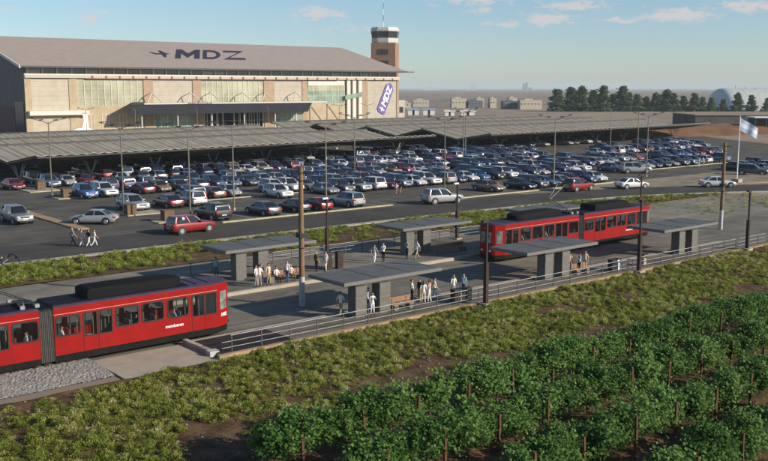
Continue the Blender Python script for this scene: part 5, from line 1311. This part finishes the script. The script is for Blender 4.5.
SUN = Vector((.50, -.86, 0)).normalized(); EL = R(23.5)
w = bpy.data.worlds.new('World'); sc.world = w; w.use_nodes = True; N = w.node_tree.nodes; L = w.node_tree.links
bg = N['Background']; sky = N.new('ShaderNodeTexSky'); sky.sky_type = 'NISHITA'; sky.sun_disc = False; sky.sun_elevation = EL; sky.sun_rotation = math.atan2(SUN.x, SUN.y)
sky.altitude = 700; sky.air_density = 1.0; sky.dust_density = .5; sky.ozone_density = 1.5
bg.inputs['Strength'].default_value = .09
tc = N.new('ShaderNodeTexCoord'); sx = N.new('ShaderNodeSeparateXYZ'); L.new(tc.outputs['Generated'], sx.inputs[0])
def mth(op, a, b=None, c=None):
    n = N.new('ShaderNodeMath'); n.operation = op
    for i, v in enumerate((a, b, c)):
        if v is None: continue
        if isinstance(v, (int, float)): n.inputs[i].default_value = v
        else: L.new(v, n.inputs[i])
    return n.outputs[0]
az = mth('MULTIPLY', mth('ARCTAN2', sx.outputs[1], sx.outputs[0]), 57.2958); el = mth('MULTIPLY', mth('ARCSINE', sx.outputs[2]), 57.2958)
cb = N.new('ShaderNodeCombineXYZ'); L.new(mth('MULTIPLY', az, .5), cb.inputs[0]); L.new(mth('MULTIPLY', el, 1.1), cb.inputs[1])
nz = N.new('ShaderNodeTexNoise'); nz.inputs['Scale'].default_value = 2.6; nz.inputs['Detail'].default_value = 8; nz.inputs['Roughness'].default_value = .62; L.new(cb.outputs[0], nz.inputs['Vector'])
# (azimuth, elevation, half width, half height, strength) of the small fair-weather clouds
CL = [(73.2, 4.3, 2.2, .75, .75), (67.3, 4.0, 1.1, .6, .75), (54.2, 4.35, 1.9, .5, 1.0), (52.6, 3.45, 2.4, .4, .6), (45.0, 5.2, 2.6, .5, .95), (44.6, 4.55, 1.2, .35, .8), (40.6, 4.0, 1.9, .5, 1.1), (39.1, 4.75, 2.2, .45, 1.0), (43.2, 3.75, 2.0, .3, .75), (33.2, 4.1, 2.3, .5, 1.15), (36.4, 3.85, 2.2, .28, .8), (29.4, 4.5, 2.2, .45, 1.1), (47.6, 4.9, 1.2, .3, .5), (60.5, 3.3, 2, .35, .35), (80, 4.6, 4, .8, .7), (20, 5, 4, .8, .7), (10, 6, 5, 1, .8), (95, 6, 6, 1.2, .8)]
tot = None
for a0, e0, wa, he, st in CL:
    da = mth('DIVIDE', mth('SUBTRACT', az, a0), wa); de = mth('DIVIDE', mth('SUBTRACT', el, e0), he)
    g = mth('MULTIPLY', mth('EXPONENT', mth('MULTIPLY', mth('ADD', mth('MULTIPLY', da, da), mth('MULTIPLY', de, de)), -1.)), st)
    tot = g if tot is None else mth('MAXIMUM', tot, g)
dens = mth('ADD', tot, mth('MULTIPLY', mth('SUBTRACT', nz.outputs['Fac'], .5), 2.6))
mr = N.new('ShaderNodeMapRange'); mr.interpolation_type = 'SMOOTHSTEP'; mr.inputs['From Min'].default_value = .34; mr.inputs['From Max'].default_value = 1.1; mr.inputs['To Max'].default_value = .75; L.new(dens, mr.inputs['Value'])
mask = mth('MULTIPLY', mr.outputs[0], mth('GREATER_THAN', tot, .02))
mx = N.new('ShaderNodeMix'); mx.data_type = 'RGBA'; L.new(mask, mx.inputs['Factor']); mx.inputs['B'].default_value = (6.4, 5.75, 5.6, 1)
low = mth('EXPONENT', mth('MULTIPLY', mth('MAXIMUM', el, 0.), -.2))
tn = N.new('ShaderNodeMix'); tn.data_type = 'RGBA'; L.new(low, tn.inputs['Factor']); tn.inputs['A'].default_value = (.85, .98, 1.11, 1); tn.inputs['B'].default_value = (.82, .94, 1.16, 1)
ml = N.new('ShaderNodeVectorMath'); ml.operation = 'MULTIPLY'; L.new(sky.outputs[0], ml.inputs[0]); L.new(tn.outputs['Result'], ml.inputs[1]); L.new(ml.outputs[0], mx.inputs['A'])
L.new(mx.outputs['Result'], bg.inputs['Color'])

sl = bpy.data.lights.new('sun', 'SUN'); sl.energy = 5.0; sl.angle = R(.5); sl.color = (1, .9, .76)
so = bpy.data.objects.new('sun', sl); COL.objects.link(so)
sd = Vector((SUN.x*math.cos(EL), SUN.y*math.cos(EL), math.sin(EL))); so.rotation_euler = sd.to_track_quat('Z', 'Y').to_euler(); so.location = (40, -40, 60)
cd = bpy.data.cameras.new('camera'); cam = bpy.data.objects.new('camera', cd); COL.objects.link(cam); sc.camera = cam
F, YH = 940., 88.; tl = math.atan((230.5-YH)/F); a = R(50.3)
cam.location = (0, 0, 15.5); fwd = Vector((math.cos(a)*math.cos(tl), math.sin(a)*math.cos(tl), -math.sin(tl))); cam.rotation_euler = fwd.to_track_quat('-Z', 'Y').to_euler()
cd.sensor_width = 36; cd.lens = F/768*36; cd.clip_start = .5; cd.clip_end = 60000
vs = sc.view_settings; vs.view_transform = 'Standard'; vs.look = 'None'; vs.gamma = 1; vs.use_curve_mapping = False; vs.exposure = .3
sc.cycles.use_denoising = True; sc.cycles.max_bounces = 8; sc.cycles.transparent_max_bounces = 16; sc.cycles.volume_bounces = 0
